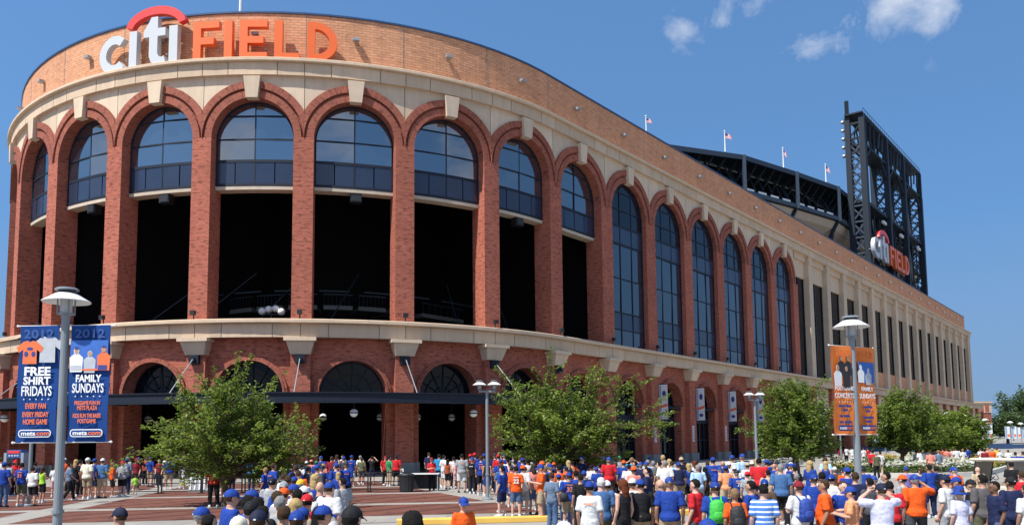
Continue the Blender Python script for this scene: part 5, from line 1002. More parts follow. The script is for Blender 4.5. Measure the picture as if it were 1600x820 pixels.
def cap_mesh():
    me0 = shell(.090, .110, .104, (0, -.004, 1.662), lambda c: c.z > 1.655, 36, 14)
    for v in me0.vertices:                        # six sewn panels, slightly boxy crown
        a = atan2(v.co.y, v.co.x); h = (v.co.z - 1.655) / .11; q = 1 + .05 * abs(sin(3 * a)) * (1 - h * .6) - .02; v.co.x *= q; v.co.y *= q; mb = MB()
    def q(u, v):
        a = (u - .5) * 2.0; r = .1 + .085 * v * cos(a * .9); return (sin(a) * (.088 + .012 * v), .01 + cos(a) * .09 + .078 * v * cos(a * .75), 1.662 - .028 * v - .018 * abs(a) * v)
    for dz in (0, -.006):
        for i in range(10):
            for j in range(3): pts = [q(i / 10, j / 3), q((i + 1) / 10, j / 3), q((i + 1) / 10, (j + 1) / 3), q(i / 10, (j + 1) / 3)]; mb.poly([(x, y, z + dz) for x, y, z in (pts if dz == 0 else pts[::-1])])
    mb.ball((0, -.004, 1.771), (.010, .010, .006), 6, 4); me = mb.mesh('bill', []); bm = bmesh.new(); bm.from_mesh(me0); bm.from_mesh(me); bm.to_mesh(me0); bm.free(); me0.polygons.foreach_set('use_smooth', [True] * len(me0.polygons)); return me0
def hat_mesh():
    mb = MB(); mb.lathe((0, -.004, 1.66), [(0, .12), (.07, .115), (.092, .075), (.098, 0), (.175, -.045), (.172, -.052), (.095, -.008)], 22); me = mb.mesh('hat', [], weld=True); me.polygons.foreach_set('use_smooth', [True] * len(me.polygons)); return me
CACHE = {}
HEADK = 1.07
def headfit(me):
    for v in me.vertices:
        if v.co.z > 1.40: v.co.x *= HEADK; v.co.y *= HEADK
        v.co.z = 1.535 + (v.co.z - 1.545) * HEADK
    return me
def headup(me):
    for v in me.vertices:
        x, y, z = v.co
        if abs(x) < .12 and z > 1.50 and y > -.16 and abs(y) < .16:
            t = min(1, (z - 1.50) / .06); v.co = (x * (1 + (HEADK - 1) * t), y * (1 + (HEADK - 1) * t), z + t * ((z - 1.545) * (HEADK - 1) - .010))
    return me
def cm(key, fn, nslot=1):
    if key not in CACHE:
        me = fn(); me.name = str(key[0])
        for uvl in list(me.uv_layers): me.uv_layers.remove(uvl)
        while len(me.materials) < nslot: me.materials.append(None)
        CACHE[key] = me
    return CACHE[key]
CLR = dict(blue=(.014, .046, .255), navy=(.014, .020, .060), white=(.60, .60, .59), cream=(.68, .64, .50), grey=(.28, .29, .30), dgrey=(.065, .067, .075), black=(.013, .013, .015), red=(.50, .018, .025), maroon=(.20, .015, .025), orange=(.72, .098, .013), peach=(.72, .30, .14), salmon=(.60, .21, .16), pink=(.62, .36, .36), ltblue=(.36, .52, .70), teal=(.02, .20, .38), steel=(.055, .125, .27), slate=(.12, .17, .24), olive=(.10, .10, .055), khaki=(.34, .26, .165), tan=(.42, .33, .22), brown=(.09, .055, .035), neon=(.35, .68, .05), yellow=(.66, .38, .02), purple=(.20, .15, .38), denim=(.07, .12, .22), rust=(.34, .075, .03), lavender=(.52, .52, .66), green=(.03, .22, .08), stripe=(.03, .12, .42), raglan=(.09, .085, .085))
CNAME = dict(dgrey='dark grey', ltblue='light blue', steel='faded blue', neon='neon green', stripe='blue and white striped', raglan='grey raglan', navy='navy blue')
HAIRC = dict(black=(.012, .010, .009), brown=(.055, .032, .018), sandy=(.22, .14, .07), blond=(.42, .29, .13), grey=(.24, .23, .22), white=(.62, .60, .57), auburn=(.13, .035, .015))
SKINC = [(.52, .29, .20), (.44, .235, .155), (.56, .33, .24), (.33, .17, .105), (.16, .075, .045)]
def fab(c):
    if c == 'stripe':
        m = mk('fabric_stripe', CLR['stripe'], .85, .1, 6)
        if 'st' not in m.keys():
            m['st'] = 1; t = m.node_tree; b = t.nodes['Principled BSDF']; tcn = N(t, 'ShaderNodeTexCoord'); s_ = N(t, 'ShaderNodeSeparateXYZ'); L(t, tcn.outputs['Object'], s_.inputs[0]); f = M_(t, 'GREATER_THAN', M_(t, 'FRACT', M_(t, 'MULTIPLY', s_.outputs[2], 11.0)), .62); q = N(t, 'ShaderNodeMix', data_type='RGBA'); L(t, f, q.inputs[0]); q.inputs[6].default_value = (.05, .17, .5, 1); q.inputs[7].default_value = (.65, .68, .74, 1); L(t, q.outputs[2], b.inputs['Base Color'])
        return m
    return mk('fabric_' + c, CLR[c], .85, .16, 6, spec=.2, bump=.55, bscale=15)
EYE = mk('eye_dark', (.02, .015, .012), .3); LIP = mk('lip', (.30, .10, .085), .5)
def skin(i): return mk('skin_%d' % i, SKINC[i], .5, .08, 14, spec=.35)
def hairm(c): return mk('hair_' + c, HAIRC[c], .85, .45, 45, spec=.15, bump=.9, bscale=90)
def cap_c(c): return mk('cap_' + c, dict(blue=(.013, .045, .24), navy=(.012, .016, .04)).get(c, CLR[c]), .75, .1, 12, spec=.2)
def padd(root, name, me, mats):
    o = bpy.data.objects.new(name, me); COL.objects.link(o); o.parent = root
    for i, m in enumerate(mats): o.material_slots[i].link = 'OBJECT'; o.material_slots[i].material = m
    return o
PEOPLE = '''
-21.07 33.81 1.84 blue jeans:denim c:blue 0 10 avg
-25.22 41.38 1.8 red pants:black c:red 1 180 slim
-20.7 34.42 1.79 blue shorts:olive h:black 0 -10 avg
-20.18 34.35 1.62 white shorts:black h:black 0 20 heavy
-20.83 36.18 1.57 neon shorts:black l:brown 1 30 slim
-23.8 40.69 1.67 navy pants:black h:black 0 0 avg
-25.71 40.97 1.91 white pants:black h:brown 0 0 heavy
-25.2 40.86 1.68 grey pants:navy h:black 0 20 heavy
-22.48 40.06 1.52 white shorts:pink h:brown 0 0 slim
-23.71 43.13 1.84 orange pants:black c:white 0 0 avg
-20.22 37.24 1.73 slate pants:black h:black 4 40 avg
-21.63 40.39 1.79 black pants:black l:blond 0 0 slim
-22.21 41.9 1.76 maroon pants:black h:black 0 0 avg
-20.03 38.43 1.91 cream shorts:khaki c:white 0 5 heavy
-20.15 39.29 1.86 blue shorts:navy c:blue 0 0 avg
-19.5 38.78 1.87 steel shorts:tan c:white 0 10 heavy
-19.43 39.62 1.66 orange shorts:black h:sandy 0 30 avg
-19.16 40.06 1.71 grey shorts:black c:red 1 10 heavy
-19.67 41.53 1.81 slate pants:navy c:blue 0 -10 avg
-5.42 11.3 1.67 blue pants:navy c:navy 0 -50 heavy
-20.98 45.46 1.77 maroon pants:black c:maroon 0 180 slim
-19.16 41.46 0.96 neon shorts:khaki h:brown 5 -30 child
-21.49 45.53 1.84 grey pants:black h:grey 0 20 avg
-22.98 51.0 1.75 rust pants:black h:brown 0 10 avg
-21.63 48.68 1.78 blue shorts:khaki c:blue 0 0 slim
-22.4 50.9 1.19 pink shorts:denim h:brown 0 0 child
-21.07 48.58 1.62 maroon pants:black h:brown 0 170 slim
-21.32 49.99 1.79 white shorts:khaki c:tan 0 60 avg
-19.28 45.77 1.8 blue shorts:khaki h:brown 0 0 heavy
-18.45 45.64 1.5 white shorts:white l:black 4 20 slim
-17.92 46.77 1.5 white shorts:maroon h:black 0 0 avg
-12.11 33.07 1.8 red pants:black h:black 0 165 heavy
-14.0 40.71 1.5 brown pants:black h:black 0 0 slim
-14.21 44.39 1.69 teal pants:navy c:blue 0 0 avg
-4.18 11.01 1.69 blue pants:navy c:blue 0 60 avg
-3.91 10.57 1.63 black pants:black h:black 0 30 slim
-4.4 12.8 1.82 blue pants:navy c:blue 0 25 heavy
-3.94 12.2 1.76 blue pants:navy h:black 0 40 slim
-3.21 9.6 1.69 white pants:navy c:cream 0 20 avg
-3.46 10.82 1.78 dgrey pants:black c:black 0 10 avg
-9.42 31.08 1.6 blue shorts:blue h:sandy 0 -70 avg
-4.24 13.29 1.78 navy pants:navy c:blue 0 50 slim
-3.53 11.34 1.78 black pants:black h:black 0 0 avg
-3.1 10.14 1.76 brown pants:black h:black 0 10 slim
-2.86 9.2 1.79 dgrey pants:black c:navy 0 0 heavy
-3.61 12.7 1.71 grey pants:navy h:grey 0 20 avg
-4.63 16.5 1.76 blue pants:denim c:grey 0 -20 heavy
-10.83 38.43 1.5 grey pants:denim h:black 0 10 avg
-10.54 38.86 1.5 navy pants:black c:white 0 0 avg
-6.94 25.72 1.6 maroon pants:navy h:black 0 10 heavy
-10.03 38.77 1.5 white pants:navy h:black 0 15 slim
-10.41 41.15 1.6 navy pants:black c:white 0 0 avg
-8.6 34.3 1.5 white shorts:navy h:brown 0 0 slim
-10.42 42.17 1.64 salmon pants:navy c:salmon 0 10 slim
-9.9 41.09 1.6 blue shorts:tan c:green 0 -10 avg
-10.3 43.77 1.8 blue pants:navy c:blue 0 0 heavy
-8.79 37.35 1.56 blue shorts:denim h:brown 0 15 heavy
-8.57 36.88 1.57 salmon shorts:tan h:blond 0 0 slim
-9.7 43.68 1.77 maroon pants:tan h:brown 0 0 heavy
-8.05 36.82 1.62 navy shorts:tan h:brown 0 0 slim
-9.05 43.03 1.54 orange shorts:black l:brown 0 -10 slim
-9.21 46.58 1.78 blue shorts:white c:blue 0 5 avg
-8.99 48.54 1.59 olive shorts:dgrey h:brown 0 0 heavy
-8.35 48.43 1.69 black shorts:navy h:black 3 10 slim
-6.1 28.54 1.5 blue shorts:black l:blond 0 0 avg
-3.52 15.7 1.78 white shorts:khaki c:blue 0 25 heavy
-3.87 16.4 1.75 navy pants:denim b 0 0 heavy
-2.41 10.41 1.74 white pants:navy c:blue 0 50 avg
-2.93 11.42 1.64 navy pants:navy c:blue 0 0 avg
-2.61 11.02 1.67 brown pants:black l:black 0 10 slim
-3.32 13.2 1.71 red pants:black c:red 0 20 slim
-3.16 11.9 1.72 tan pants:black l:blond 0 0 avg
-2.62 9.93 1.72 blue pants:navy c:blue 0 -10 avg
-3.73 14.19 1.73 salmon pants:navy h:black 0 0 avg
-3.84 15.03 1.74 white pants:navy c:white 0 0 heavy
-4.29 16.0 1.73 white pants:navy c:blue 0 60 slim
-4.57 17.6 1.75 cream pants:tan c:yellow 0 0 heavy
-1.67 8.5 1.88 dgrey pants:black c:black 0 15 slim
-2.97 10.64 1.72 dgrey pants:black h:brown 0 0 avg
-4.08 14.57 1.74 white pants:navy c:orange 0 10 avg
-3.94 13.71 1.73 grey pants:navy h:brown 0 30 avg
-6.64 25.29 1.67 orange pants:navy h:brown 0 0 heavy
-7.55 48.29 1.69 red pants:black c:maroon 0 150 heavy
-7.11 46.87 1.71 green pants:khaki h:black 5 20 slim
-6.79 47.48 1.74 red shorts:black c:navy 0 0 heavy
-6.58 48.12 1.12 white pants:white h:black 0 0 child
-5.32 51.58 1.81 navy pants:black h:brown 0 0 avg
-4.21 42.27 1.69 red pants:black c:maroon 1 180 slim
-4.14 45.73 1.81 teal shorts:navy h:black 0 0 heavy
-3.77 44.45 1.78 white shorts:white h:black 0 20 slim
-3.45 43.25 1.58 rust shorts:black l:black 0 10 slim
-3.22 44.36 1.69 white pants:black h:black 0 0 avg
-3.06 43.75 1.5 pink shorts:pink h:brown 0 30 slim
-2.53 40.48 1.89 grey shorts:white h:black 0 10 heavy
-2.3 40.94 1.65 white shorts:khaki h:brown 0 0 slim
-2.19 41.96 1.86 maroon pants:navy c:red 0 0 avg
-1.99 42.46 1.91 blue pants:navy c:red 0 20 avg
-1.96 39.43 1.75 black pants:black c:blue 0 15 slim
-1.5 38.45 1.82 blue shorts:black h:brown 0 0 avg
-1.43 40.81 1.9 blue pants:navy c:blue 0 0 slim
-1.19 37.54 1.66 black shorts:blue l:black 0 10 slim
-0.91 41.76 1.88 navy pants:black c:navy 0 0 avg
-0.71 39.72 1.88 red pants:navy c:red 0 -20 avg
-0.53 35.44 1.73 blue pants:tan c:blue 0 0 heavy
-0.42 40.66 1.9 blue pants:navy c:blue 0 0 slim
-0.24 38.72 1.68 white pants:navy h:black 0 0 avg
-0.14 36.16 1.6 pink shorts:white h:brown 0 0 slim
-0.05 31.35 1.55 orange shorts:blue h:brown 0 20 heavy
-0.86 14.2 1.57 orange pants:navy c:blue 0 150 slim
-0.9 7.3 1.92 navy pants:black h:black 0 0 avg
0.1 27.35 1.68 orange shorts:denim h:black 0 0 avg
0.71 28.18 1.72 salmon shorts:denim l:brown 0 -15 slim
1.01 27.34 1.61 blue shorts:grey h:brown 0 0 avg
0.03 39.61 1.88 white pants:navy h:grey 0 0 avg
0.33 38.64 1.83 blue pants:navy h:sandy 0 0 slim
0.11 35.35 1.7 blue pants:navy h:black 0 10 avg
0.42 36.09 1.76 blue pants:navy c:blue 0 0 slim
0.63 35.28 1.73 white pants:navy h:black 0 0 slim
0.47 31.89 1.51 white shorts:navy h:black 0 0 avg
0.91 34.51 1.63 navy pants:black h:black 0 -10 slim
1.24 35.2 1.64 blue shorts:khaki h:black 0 0 slim
1.23 39.43 1.78 grey pants:navy c:blue 0 0 slim
1.62 38.45 1.67 blue pants:navy c:blue 0 0 avg
1.76 35.14 1.58 navy shorts:khaki c:orange 0 0 heavy
2.14 37.07 1.64 blue pants:navy h:black 0 0 avg
1.08 22.8 1.64 slate pants:denim h:brown 0 10 slim
1.39 25.02 1.5 blue jeans:denim c:blue 0 -10 heavy
1.61 23.57 1.61 blue shorts:khaki c:blue 0 0 heavy
1.58 24.51 1.59 white pants:navy c:orange 0 0 slim
1.86 24.07 1.64 blue pants:navy h:black 0 0 heavy
1.82 22.11 1.61 black pants:black h:black 0 -20 avg
2.14 24.71 1.61 navy pants:black c:blue 0 0 avg
2.61 35.89 1.56 grey pants:navy h:black 0 0 heavy
1.51 16.2 1.72 white pants:cream c:blue 0 20 avg
1.85 17.23 1.74 steel shorts:olive h:white 0 0 heavy
2.04 17.8 1.65 white pants:navy c:white 0 0 avg
3.03 31.59 1.57 white pants:grey h:black 0 10 slim
3.52 33.13 1.57 blue shorts:khaki h:black 0 0 slim
3.16 30.97 1.5 blue pants:navy c:blue 0 0 slim
3.84 32.7 1.83 red pants:brown c:blue 0 0 heavy
4.16 33.11 1.61 white pants:navy h:brown 0 10 avg
4.43 32.67 1.7 blue shorts:khaki c:orange 0 0 heavy
5.06 34.7 1.76 teal shorts:tan h:sandy 3 10 heavy
4.79 36.7 1.82 grey pants:navy c:green 0 0 avg
4.48 31.53 1.56 white shorts:navy h:black 0 20 heavy
5.02 33.62 1.59 olive pants:navy h:brown 0 0 avg
2.27 16.93 1.71 black pants:black l:auburn 0 -20 slim
2.68 17.24 1.7 black pants:khaki c:blue 0 -30 heavy
2.7 18.5 1.66 white pants:grey c:white 0 10 avg
5.54 33.56 1.68 ltblue pants:grey h:grey 0 0 avg
5.3 32.53 1.64 navy pants:navy c:blue 0 0 avg
5.65 32.91 1.66 slate pants:navy h:grey 0 0 avg
5.78 32.19 1.67 olive shorts:khaki h:black 0 -20 avg
6.35 34.53 1.85 tan pants:grey h:blond 0 0 avg
5.51 29.58 1.76 white shorts:khaki h:grey 0 0 heavy
6.37 32.75 1.65 ltblue pants:navy h:brown 0 0 avg
6.15 30.33 1.67 navy shorts:khaki c:blue 0 0 heavy
7.1 34.43 1.83 black pants:black c:black 0 0 avg
6.96 33.72 1.78 black pants:navy c:tan 0 0 slim
6.63 30.86 1.6 blue shorts:black l:blond 0 -10 slim
7.48 33.66 1.62 white pants:navy l:auburn 0 0 slim
6.43 28.43 1.62 ltblue shorts:grey h:grey 0 -10 heavy
7.72 34.35 1.65 dgrey pants:black c:black 0 0 avg
6.97 29.68 1.5 black pants:black l:black 0 -30 slim
8.0 33.59 1.59 white pants:navy h:brown 0 0 avg
7.47 30.47 1.84 blue shorts:khaki c:blue 0 0 heavy
7.97 31.0 1.68 blue pants:navy b 0 20 slim
7.49 29.63 1.5 blue pants:navy c:blue 0 0 heavy
7.31 28.09 1.61 peach shorts:tan c:blue 0 -10 heavy
8.72 32.48 1.87 white pants:navy c:blue 0 10 avg
8.01 29.56 1.53 white pants:navy c:white 0 0 heavy
8.94 31.8 1.93 ltblue shorts:khaki c:blue 0 0 avg
8.7 30.32 1.64 white pants:navy c:tan 0 0 avg
9.0 30.74 1.67 salmon pants:tan c:cream 0 0 heavy
8.5 28.21 1.84 red shorts:navy h:black 0 10 heavy
9.76 31.44 1.7 blue pants:navy c:blue 0 0 heavy
4.02 24.56 1.69 navy shorts:black h:black 1 -60 heavy
3.15 17.51 1.68 dgrey pants:black b 0 -60 heavy
3.24 16.99 1.75 blue shorts:khaki c:blue 0 0 heavy
3.69 16.6 1.72 red shorts:dgrey h:black 0 -40 avg
3.89 15.8 1.71 blue pants:brown c:blue 0 10 avg
7.13 26.09 1.53 blue pants:navy c:black 0 0 heavy
7.34 25.61 1.5 grey pants:navy c:red 0 20 avg
4.11 15.2 1.61 orange pants:brown h:sandy 0 10 slim
4.64 16.0 1.71 blue pants:denim h:black 1 -60 avg
4.55 14.9 1.7 stripe pants:denim h:black 0 0 avg
5.53 18.0 1.64 brown pants:navy c:blue 0 0 avg
1.89 8.0 1.76 navy pants:navy c:blue 0 0 heavy
0.49 8.0 1.75 white pants:navy c:white 0 0 heavy
10.13 32.3 1.64 blue pants:navy c:blue 0 10 avg
9.66 30.21 1.59 blue pants:navy b 0 20 heavy
10.18 30.15 1.55 pink shorts:white h:brown 0 30 slim
9.68 28.1 1.56 black pants:black h:black 0 0 heavy
11.06 32.51 1.56 white pants:navy h:white 0 0 avg
7.84 24.24 1.55 white shorts:black h:grey 0 -20 avg
7.98 25.57 1.54 tan pants:black h:black 0 0 heavy
8.22 23.71 1.5 grey pants:grey h:grey 0 10 avg
5.54 15.9 1.7 white shorts:grey c:maroon 1 -20 avg
6.98 19.0 1.69 blue pants:navy c:blue 0 10 heavy
7.58 20.07 1.69 white pants:navy h:black 0 20 avg
7.61 19.55 1.66 white pants:navy c:blue 0 40 avg
12.29 32.03 1.54 ltblue pants:navy h:black 0 60 slim
11.38 28.91 1.5 brown pants:tan c:white 0 30 slim
11.28 27.91 1.5 orange pants:black c:black 0 0 avg
8.1 19.37 1.71 navy pants:navy h:brown 0 10 avg
6.06 15.98 1.71 orange pants:black h:brown 0 -70 heavy
6.53 16.22 1.67 blue pants:tan h:brown 1 170 avg
6.34 15.4 1.62 peach pants:khaki c:blue 1 -75 avg
11.93 27.84 1.53 blue pants:black c:navy 0 30 heavy
8.6 19.51 1.62 yellow pants:black c:blue 0 0 child
8.1 18.6 1.61 dgrey pants:black h:black 0 -20 avg
9.12 20.0 1.68 black pants:black h:black 5 -50 avg
6.51 14.5 1.72 lavender pants:grey c:navy 3 10 heavy
7.81 17.0 1.62 red pants:black h:black 0 0 heavy
31.28 76.46 1.67 white shorts:black h:black 0 0 slim
31.77 76.3 1.61 white shorts:white h:black 0 20 avg
30.78 76.61 1.55 maroon pants:tan h:brown 0 0 slim
31.45 74.43 1.51 navy pants:black h:black 0 0 avg
31.95 74.28 1.56 white shorts:white h:brown 0 0 slim
33.04 75.88 1.5 red shorts:grey h:black 0 0 avg
23.36 52.96 1.68 red pants:black h:black 0 0 heavy
21.83 49.0 1.62 olive pants:black h:grey 0 0 avg
23.13 51.37 1.62 white pants:tan h:black 0 0 avg
8.64 17.6 1.73 orange pants:dgrey c:blue 2 5 heavy
9.23 19.4 1.64 grey pants:navy c:orange 0 -40 avg
13.54 28.16 1.5 purple pants:navy c:blue 0 0 avg
13.25 26.53 1.5 blue pants:navy h:brown 0 -20 slim
13.17 25.88 1.65 blue pants:navy h:black 2 0 heavy
14.28 27.57 1.54 black pants:black c:black 0 30 slim
14.79 27.53 1.5 blue pants:navy c:blue 0 0 heavy
13.73 25.41 1.57 orange pants:navy c:blue 0 -20 heavy
9.13 17.3 1.73 white pants:grey c:navy 0 -40 avg
10.02 18.5 1.62 white pants:navy c:blue 0 -60 slim
8.6 15.8 1.57 lavender pants:denim w:blue 0 -10 slim
9.84 17.6 1.61 black pants:denim c:black 0 -50 avg
9.75 17.01 1.74 raglan pants:olive h:black 0 -20 heavy
15.6 27.44 1.5 tan pants:grey b 0 0 heavy
9.29 15.82 1.66 navy pants:denim h:black 0 -80 avg
10.15 16.69 1.71 navy pants:navy c:black 0 0 heavy
17.85 29.25 1.59 black pants:black h:black 0 20 avg
12.85 20.66 1.64 red pants:navy h:brown 0 0 avg
9.76 15.58 1.61 white pants:grey h:brown 0 0 slim
36.77 61.64 1.5 white pants:tan h:blond 0 0 slim
35.99 59.27 1.5 white shorts:black h:brown 0 0 heavy
29.16 47.35 1.58 blue shorts:white h:black 0 0 heavy
27.56 44.08 1.68 blue pants:navy h:brown 0 0 slim
28.33 57.3 1.57 white pants:navy h:brown 0 0 avg
27.49 54.99 1.65 white pants:tan h:black 0 20 avg
30.88 61.46 1.64 black pants:black h:black 0 0 slim
28.85 56.72 1.67 white pants:grey h:brown 0 0 avg
26.13 51.07 1.63 salmon pants:tan h:brown 0 0 heavy
30.56 58.89 1.67 grey pants:black h:black 0 30 heavy
26.94 51.63 1.66 slate pants:tan h:sandy 0 0 avg
32.61 61.83 1.67 rust pants:navy h:black 0 0 avg
32.31 60.71 1.64 salmon pants:black h:brown 0 0 avg
34.5 64.07 1.58 pink pants:grey h:brown 0 0 slim
33.45 61.49 1.67 white pants:black h:black 0 0 heavy
46.61 84.96 1.5 white shorts:khaki h:black 0 40 avg
33.17 60.12 1.59 white pants:tan h:sandy 0 0 avg
36.2 64.86 1.66 blue shorts:tan h:black 0 0 slim
46.55 82.39 1.5 navy pants:black h:black 0 -10 heavy
36.32 63.31 1.57 white pants:grey h:brown 0 0 heavy
32.14 55.57 1.65 maroon pants:black h:black 0 0 avg
36.61 62.85 1.62 salmon pants:tan h:sandy 0 0 avg
34.48 58.65 1.64 orange pants:tan h:blond 0 0 slim
39.0 65.72 1.57 yellow pants:tan h:brown 0 0 avg
-4.81 19.85 1.76 blue shorts:khaki l:blond 5 21 slim
-5.54 20.7 1.68 black pants:navy c:blue 5 7 avg
-7.36 27.64 1.77 blue pants:khaki h:brown 4 -14 avg
-6.48 31.71 1.75 blue shorts:black c:navy 0 -13 avg
-6.06 20.72 1.64 white pants:black h:brown 1 10 avg
-5.55 20.18 1.72 blue shorts:black h:brown 0 18 slim
-7.05 30.07 1.69 blue shorts:navy c:navy 5 -24 slim
-7.1 26.25 1.6 maroon pants:khaki c:blue 0 30 avg
-4.16 19.93 1.67 grey shorts:grey h:black 0 -55 heavy
-6.38 29.45 1.79 blue shorts:black c:blue 0 -35 heavy
-6.75 24.06 1.62 white pants:navy h:brown 5 34 slim
-8.69 29.63 1.8 blue pants:black h:brown 0 46 slim
-6.47 27.01 1.8 dgrey shorts:black c:blue 0 42 avg
-5.51 22.83 1.62 navy pants:navy h:sandy 1 45 heavy
-5.7 19.33 1.72 grey shorts:grey c:navy 5 -5 heavy
1.85 28.85 1.62 red shorts:black c:navy 0 -43 avg
2.23 32.75 1.71 navy pants:black l:blond 5 -8 slim
1.13 31.39 1.73 white shorts:black l:brown 5 -5 slim
0.34 27.82 1.69 white shorts:grey c:orange 0 22 heavy
1.25 28.91 1.75 navy pants:grey h:sandy 0 -50 heavy
2.57 35.38 1.63 orange shorts:navy h:black 5 -18 slim
1.06 29.96 1.77 salmon pants:khaki c:orange 0 -34 slim
3.61 39.65 1.75 red pants:grey c:navy 0 40 avg
1.76 46.26 1.64 navy shorts:black c:blue 1 69 avg
3.11 36.57 1.78 navy shorts:black c:blue 1 38 heavy
4.92 32.9 1.66 grey shorts:black h:black 0 -43 avg
1.5 26.75 1.73 orange pants:khaki h:black 4 -32 avg
4.89 31.21 1.67 navy pants:black c:blue 4 29 avg
1.02 26.57 1.71 navy pants:grey h:sandy 0 -59 slim
3.69 24.97 1.72 salmon shorts:grey c:orange 0 7 slim
-0.37 27.58 1.66 blue shorts:navy h:black 0 -51 avg
0.88 26.07 1.77 orange shorts:khaki c:blue 1 -81 avg
1.12 43.74 1.63 white shorts:grey h:black 4 -31 avg
-0.68 48.8 1.66 black shorts:navy h:brown 1 -40 heavy
1.28 28.23 1.72 blue shorts:grey c:blue 5 68 avg
-0.42 29.27 1.69 steel shorts:grey l:brown 1 -39 slim
7.72 23.58 1.78 steel pants:black h:grey 0 -13 heavy
9.92 30.66 1.66 orange shorts:black c:navy 4 -38 avg
8.46 31.97 1.61 white pants:navy c:white 5 31 slim
8.89 21.75 1.74 blue pants:khaki c:blue 4 -12 avg
12.39 36.42 1.66 blue pants:khaki h:grey 1 4 avg
6.5 38.86 1.68 white pants:navy c:blue 5 -13 slim
13.26 34.61 1.69 ltblue shorts:grey h:brown 0 34 avg
6.37 33.26 1.71 white pants:black l:blond 0 -13 slim
9.32 31.15 1.75 blue pants:black l:blond 1 -1 slim
9.96 29.28 1.62 blue pants:grey c:blue 0 -23 slim
11.48 29.99 1.66 blue shorts:navy l:blond 0 37 slim
10.16 27.91 1.62 steel pants:khaki l:brown 5 -13 slim
10.45 32.92 1.65 black shorts:grey h:brown 1 46 heavy
9.83 27.02 1.77 blue pants:khaki l:blond 1 54 slim
-29.9 66.83 1.64 blue shorts:grey c:black 5 0 slim
-14.56 41.12 1.78 orange shorts:navy h:brown 0 -1 avg
-10.52 48.77 1.77 blue shorts:navy l:brown 0 26 slim
-10.09 48.41 1.78 cream shorts:black h:black 0 -57 avg
-8.79 42.36 1.79 dgrey shorts:black c:blue 1 -28 avg
-23.08 50.28 1.71 black shorts:black c:blue 5 -54 heavy
-24.04 60.12 1.61 blue pants:khaki h:grey 5 2 slim
-9.35 49.99 1.69 cream shorts:khaki h:grey 0 11 avg
'''.strip().split('\n')
LM = [('metal detector', -25.8, 42.4), ('blue banners', -19.5, 38.0), ('neon green child', -20.2, 43.0), ('maroon staff', -17.5, 45.2), ('left tree', -11.7, 35.0), ('middle gate', -8.5, 40.0), ('black cap', -3.0, 10.5), ('left queue', -4.2, 14.5), ('trash can', -5.4, 42.0), ('pale table', -3.6, 43.0), ('twin lamp', -1.1, 36.5), ('middle tree', 2.2, 36.0), ('black shoulder bag', 1.8, 24.5), ('yellow kerb', 3.8, 19.0), ('wing doors', 7.5, 37.0), ('wing crowd', 7.6, 32.0), ('green backpack', 4.2, 16.3), ('wing pilasters', 8.8, 28.5), ('dark bench', 14.0, 36.0), ('orange banner lamp', 9.6, 22.0), ('lamp pole base', 6.5, 16.0), ('raised phone', 9.5, 19.0), ('golf cart', 16.5, 28.5), ('bucket hat', 9.6, 16.2), ('cart front', 10.6, 17.0), ('stone steps', 32.0, 78.0), ('far flowers', 46.0, 80.0), ('right edge', 37.0, 60.0)]
ppl = []
rp = random.Random(11)
for ln in PEOPLE:
    a = ln.split(); x, y, h = map(float, a[:3]); sh, bt, hd, pose, fac, bld = a[3], a[4], a[5], int(a[6]), float(a[7]), a[8]
    ppl.append([x, y, h, sh, bt, hd, pose, fac, bld])
def cn(c): return CNAME.get(c, c)
def describe(p, full):
    kind, bc = p[4].split(':'); g = {'shorts': 'shorts', 'pants': 'trousers', 'jeans': 'jeans'}[kind]; bc = cn(bc) if kind != 'jeans' else 'blue'
    hd = p[5]; hs = {'c': 'cap', 'h': 'hair', 'l': 'long hair', 'w': 'bucket hat'}.get(hd[0], '')
    head = 'bald head' if hd[0] == 'b' else (cn(hd[2:]) + ' ' + hs)
    legs = full and p[1] > 24 and p[1] < 62 and (p[0] < 4 or kind == 'shorts')      # the near crowd hides its legs
    return '%s in %s shirt, %s%s' % ('child' if p[8] == 'child' else 'person', cn(p[3]), (bc + ' ' + g + ', ') if legs else '', head)
ORD = ['leftmost', 'second from left', 'third from left', 'fourth from left', 'fifth from left', 'sixth from left', 'seventh from left', 'eighth from left']
def zone(p): return min(LM, key=lambda l: ((l[1] - p[0]) ** 2 + ((l[2] - p[1]) * .8) ** 2) / (1 + p[1] * .03))[0]
LAB = {}
def settle(todo, fn):
    c = {}
    for p in todo: c.setdefault(fn(p), []).append(p)
    left = []
    for d, q in c.items():
        if len(q) == 1 and len(d.split()) <= 16 and d not in LAB.values(): LAB[id(q[0])] = d
        else: left += q
    return left
left = settle(ppl, lambda p: describe(p, True) + ', near the ' + zone(p))
left = settle(left, lambda p: describe(p, False) + ', near the ' + zone(p))
c = {}
for p in left: c.setdefault(describe(p, False) + ', near the ' + zone(p), []).append(p)
for d, q in c.items():
    q.sort(key=lambda p: p[0] / p[1])
    for i, p in enumerate(q): LAB[id(p)] = d + (', ' + ORD[i] if len(q) > 1 else '')
BAGS = []
NUMS = {}
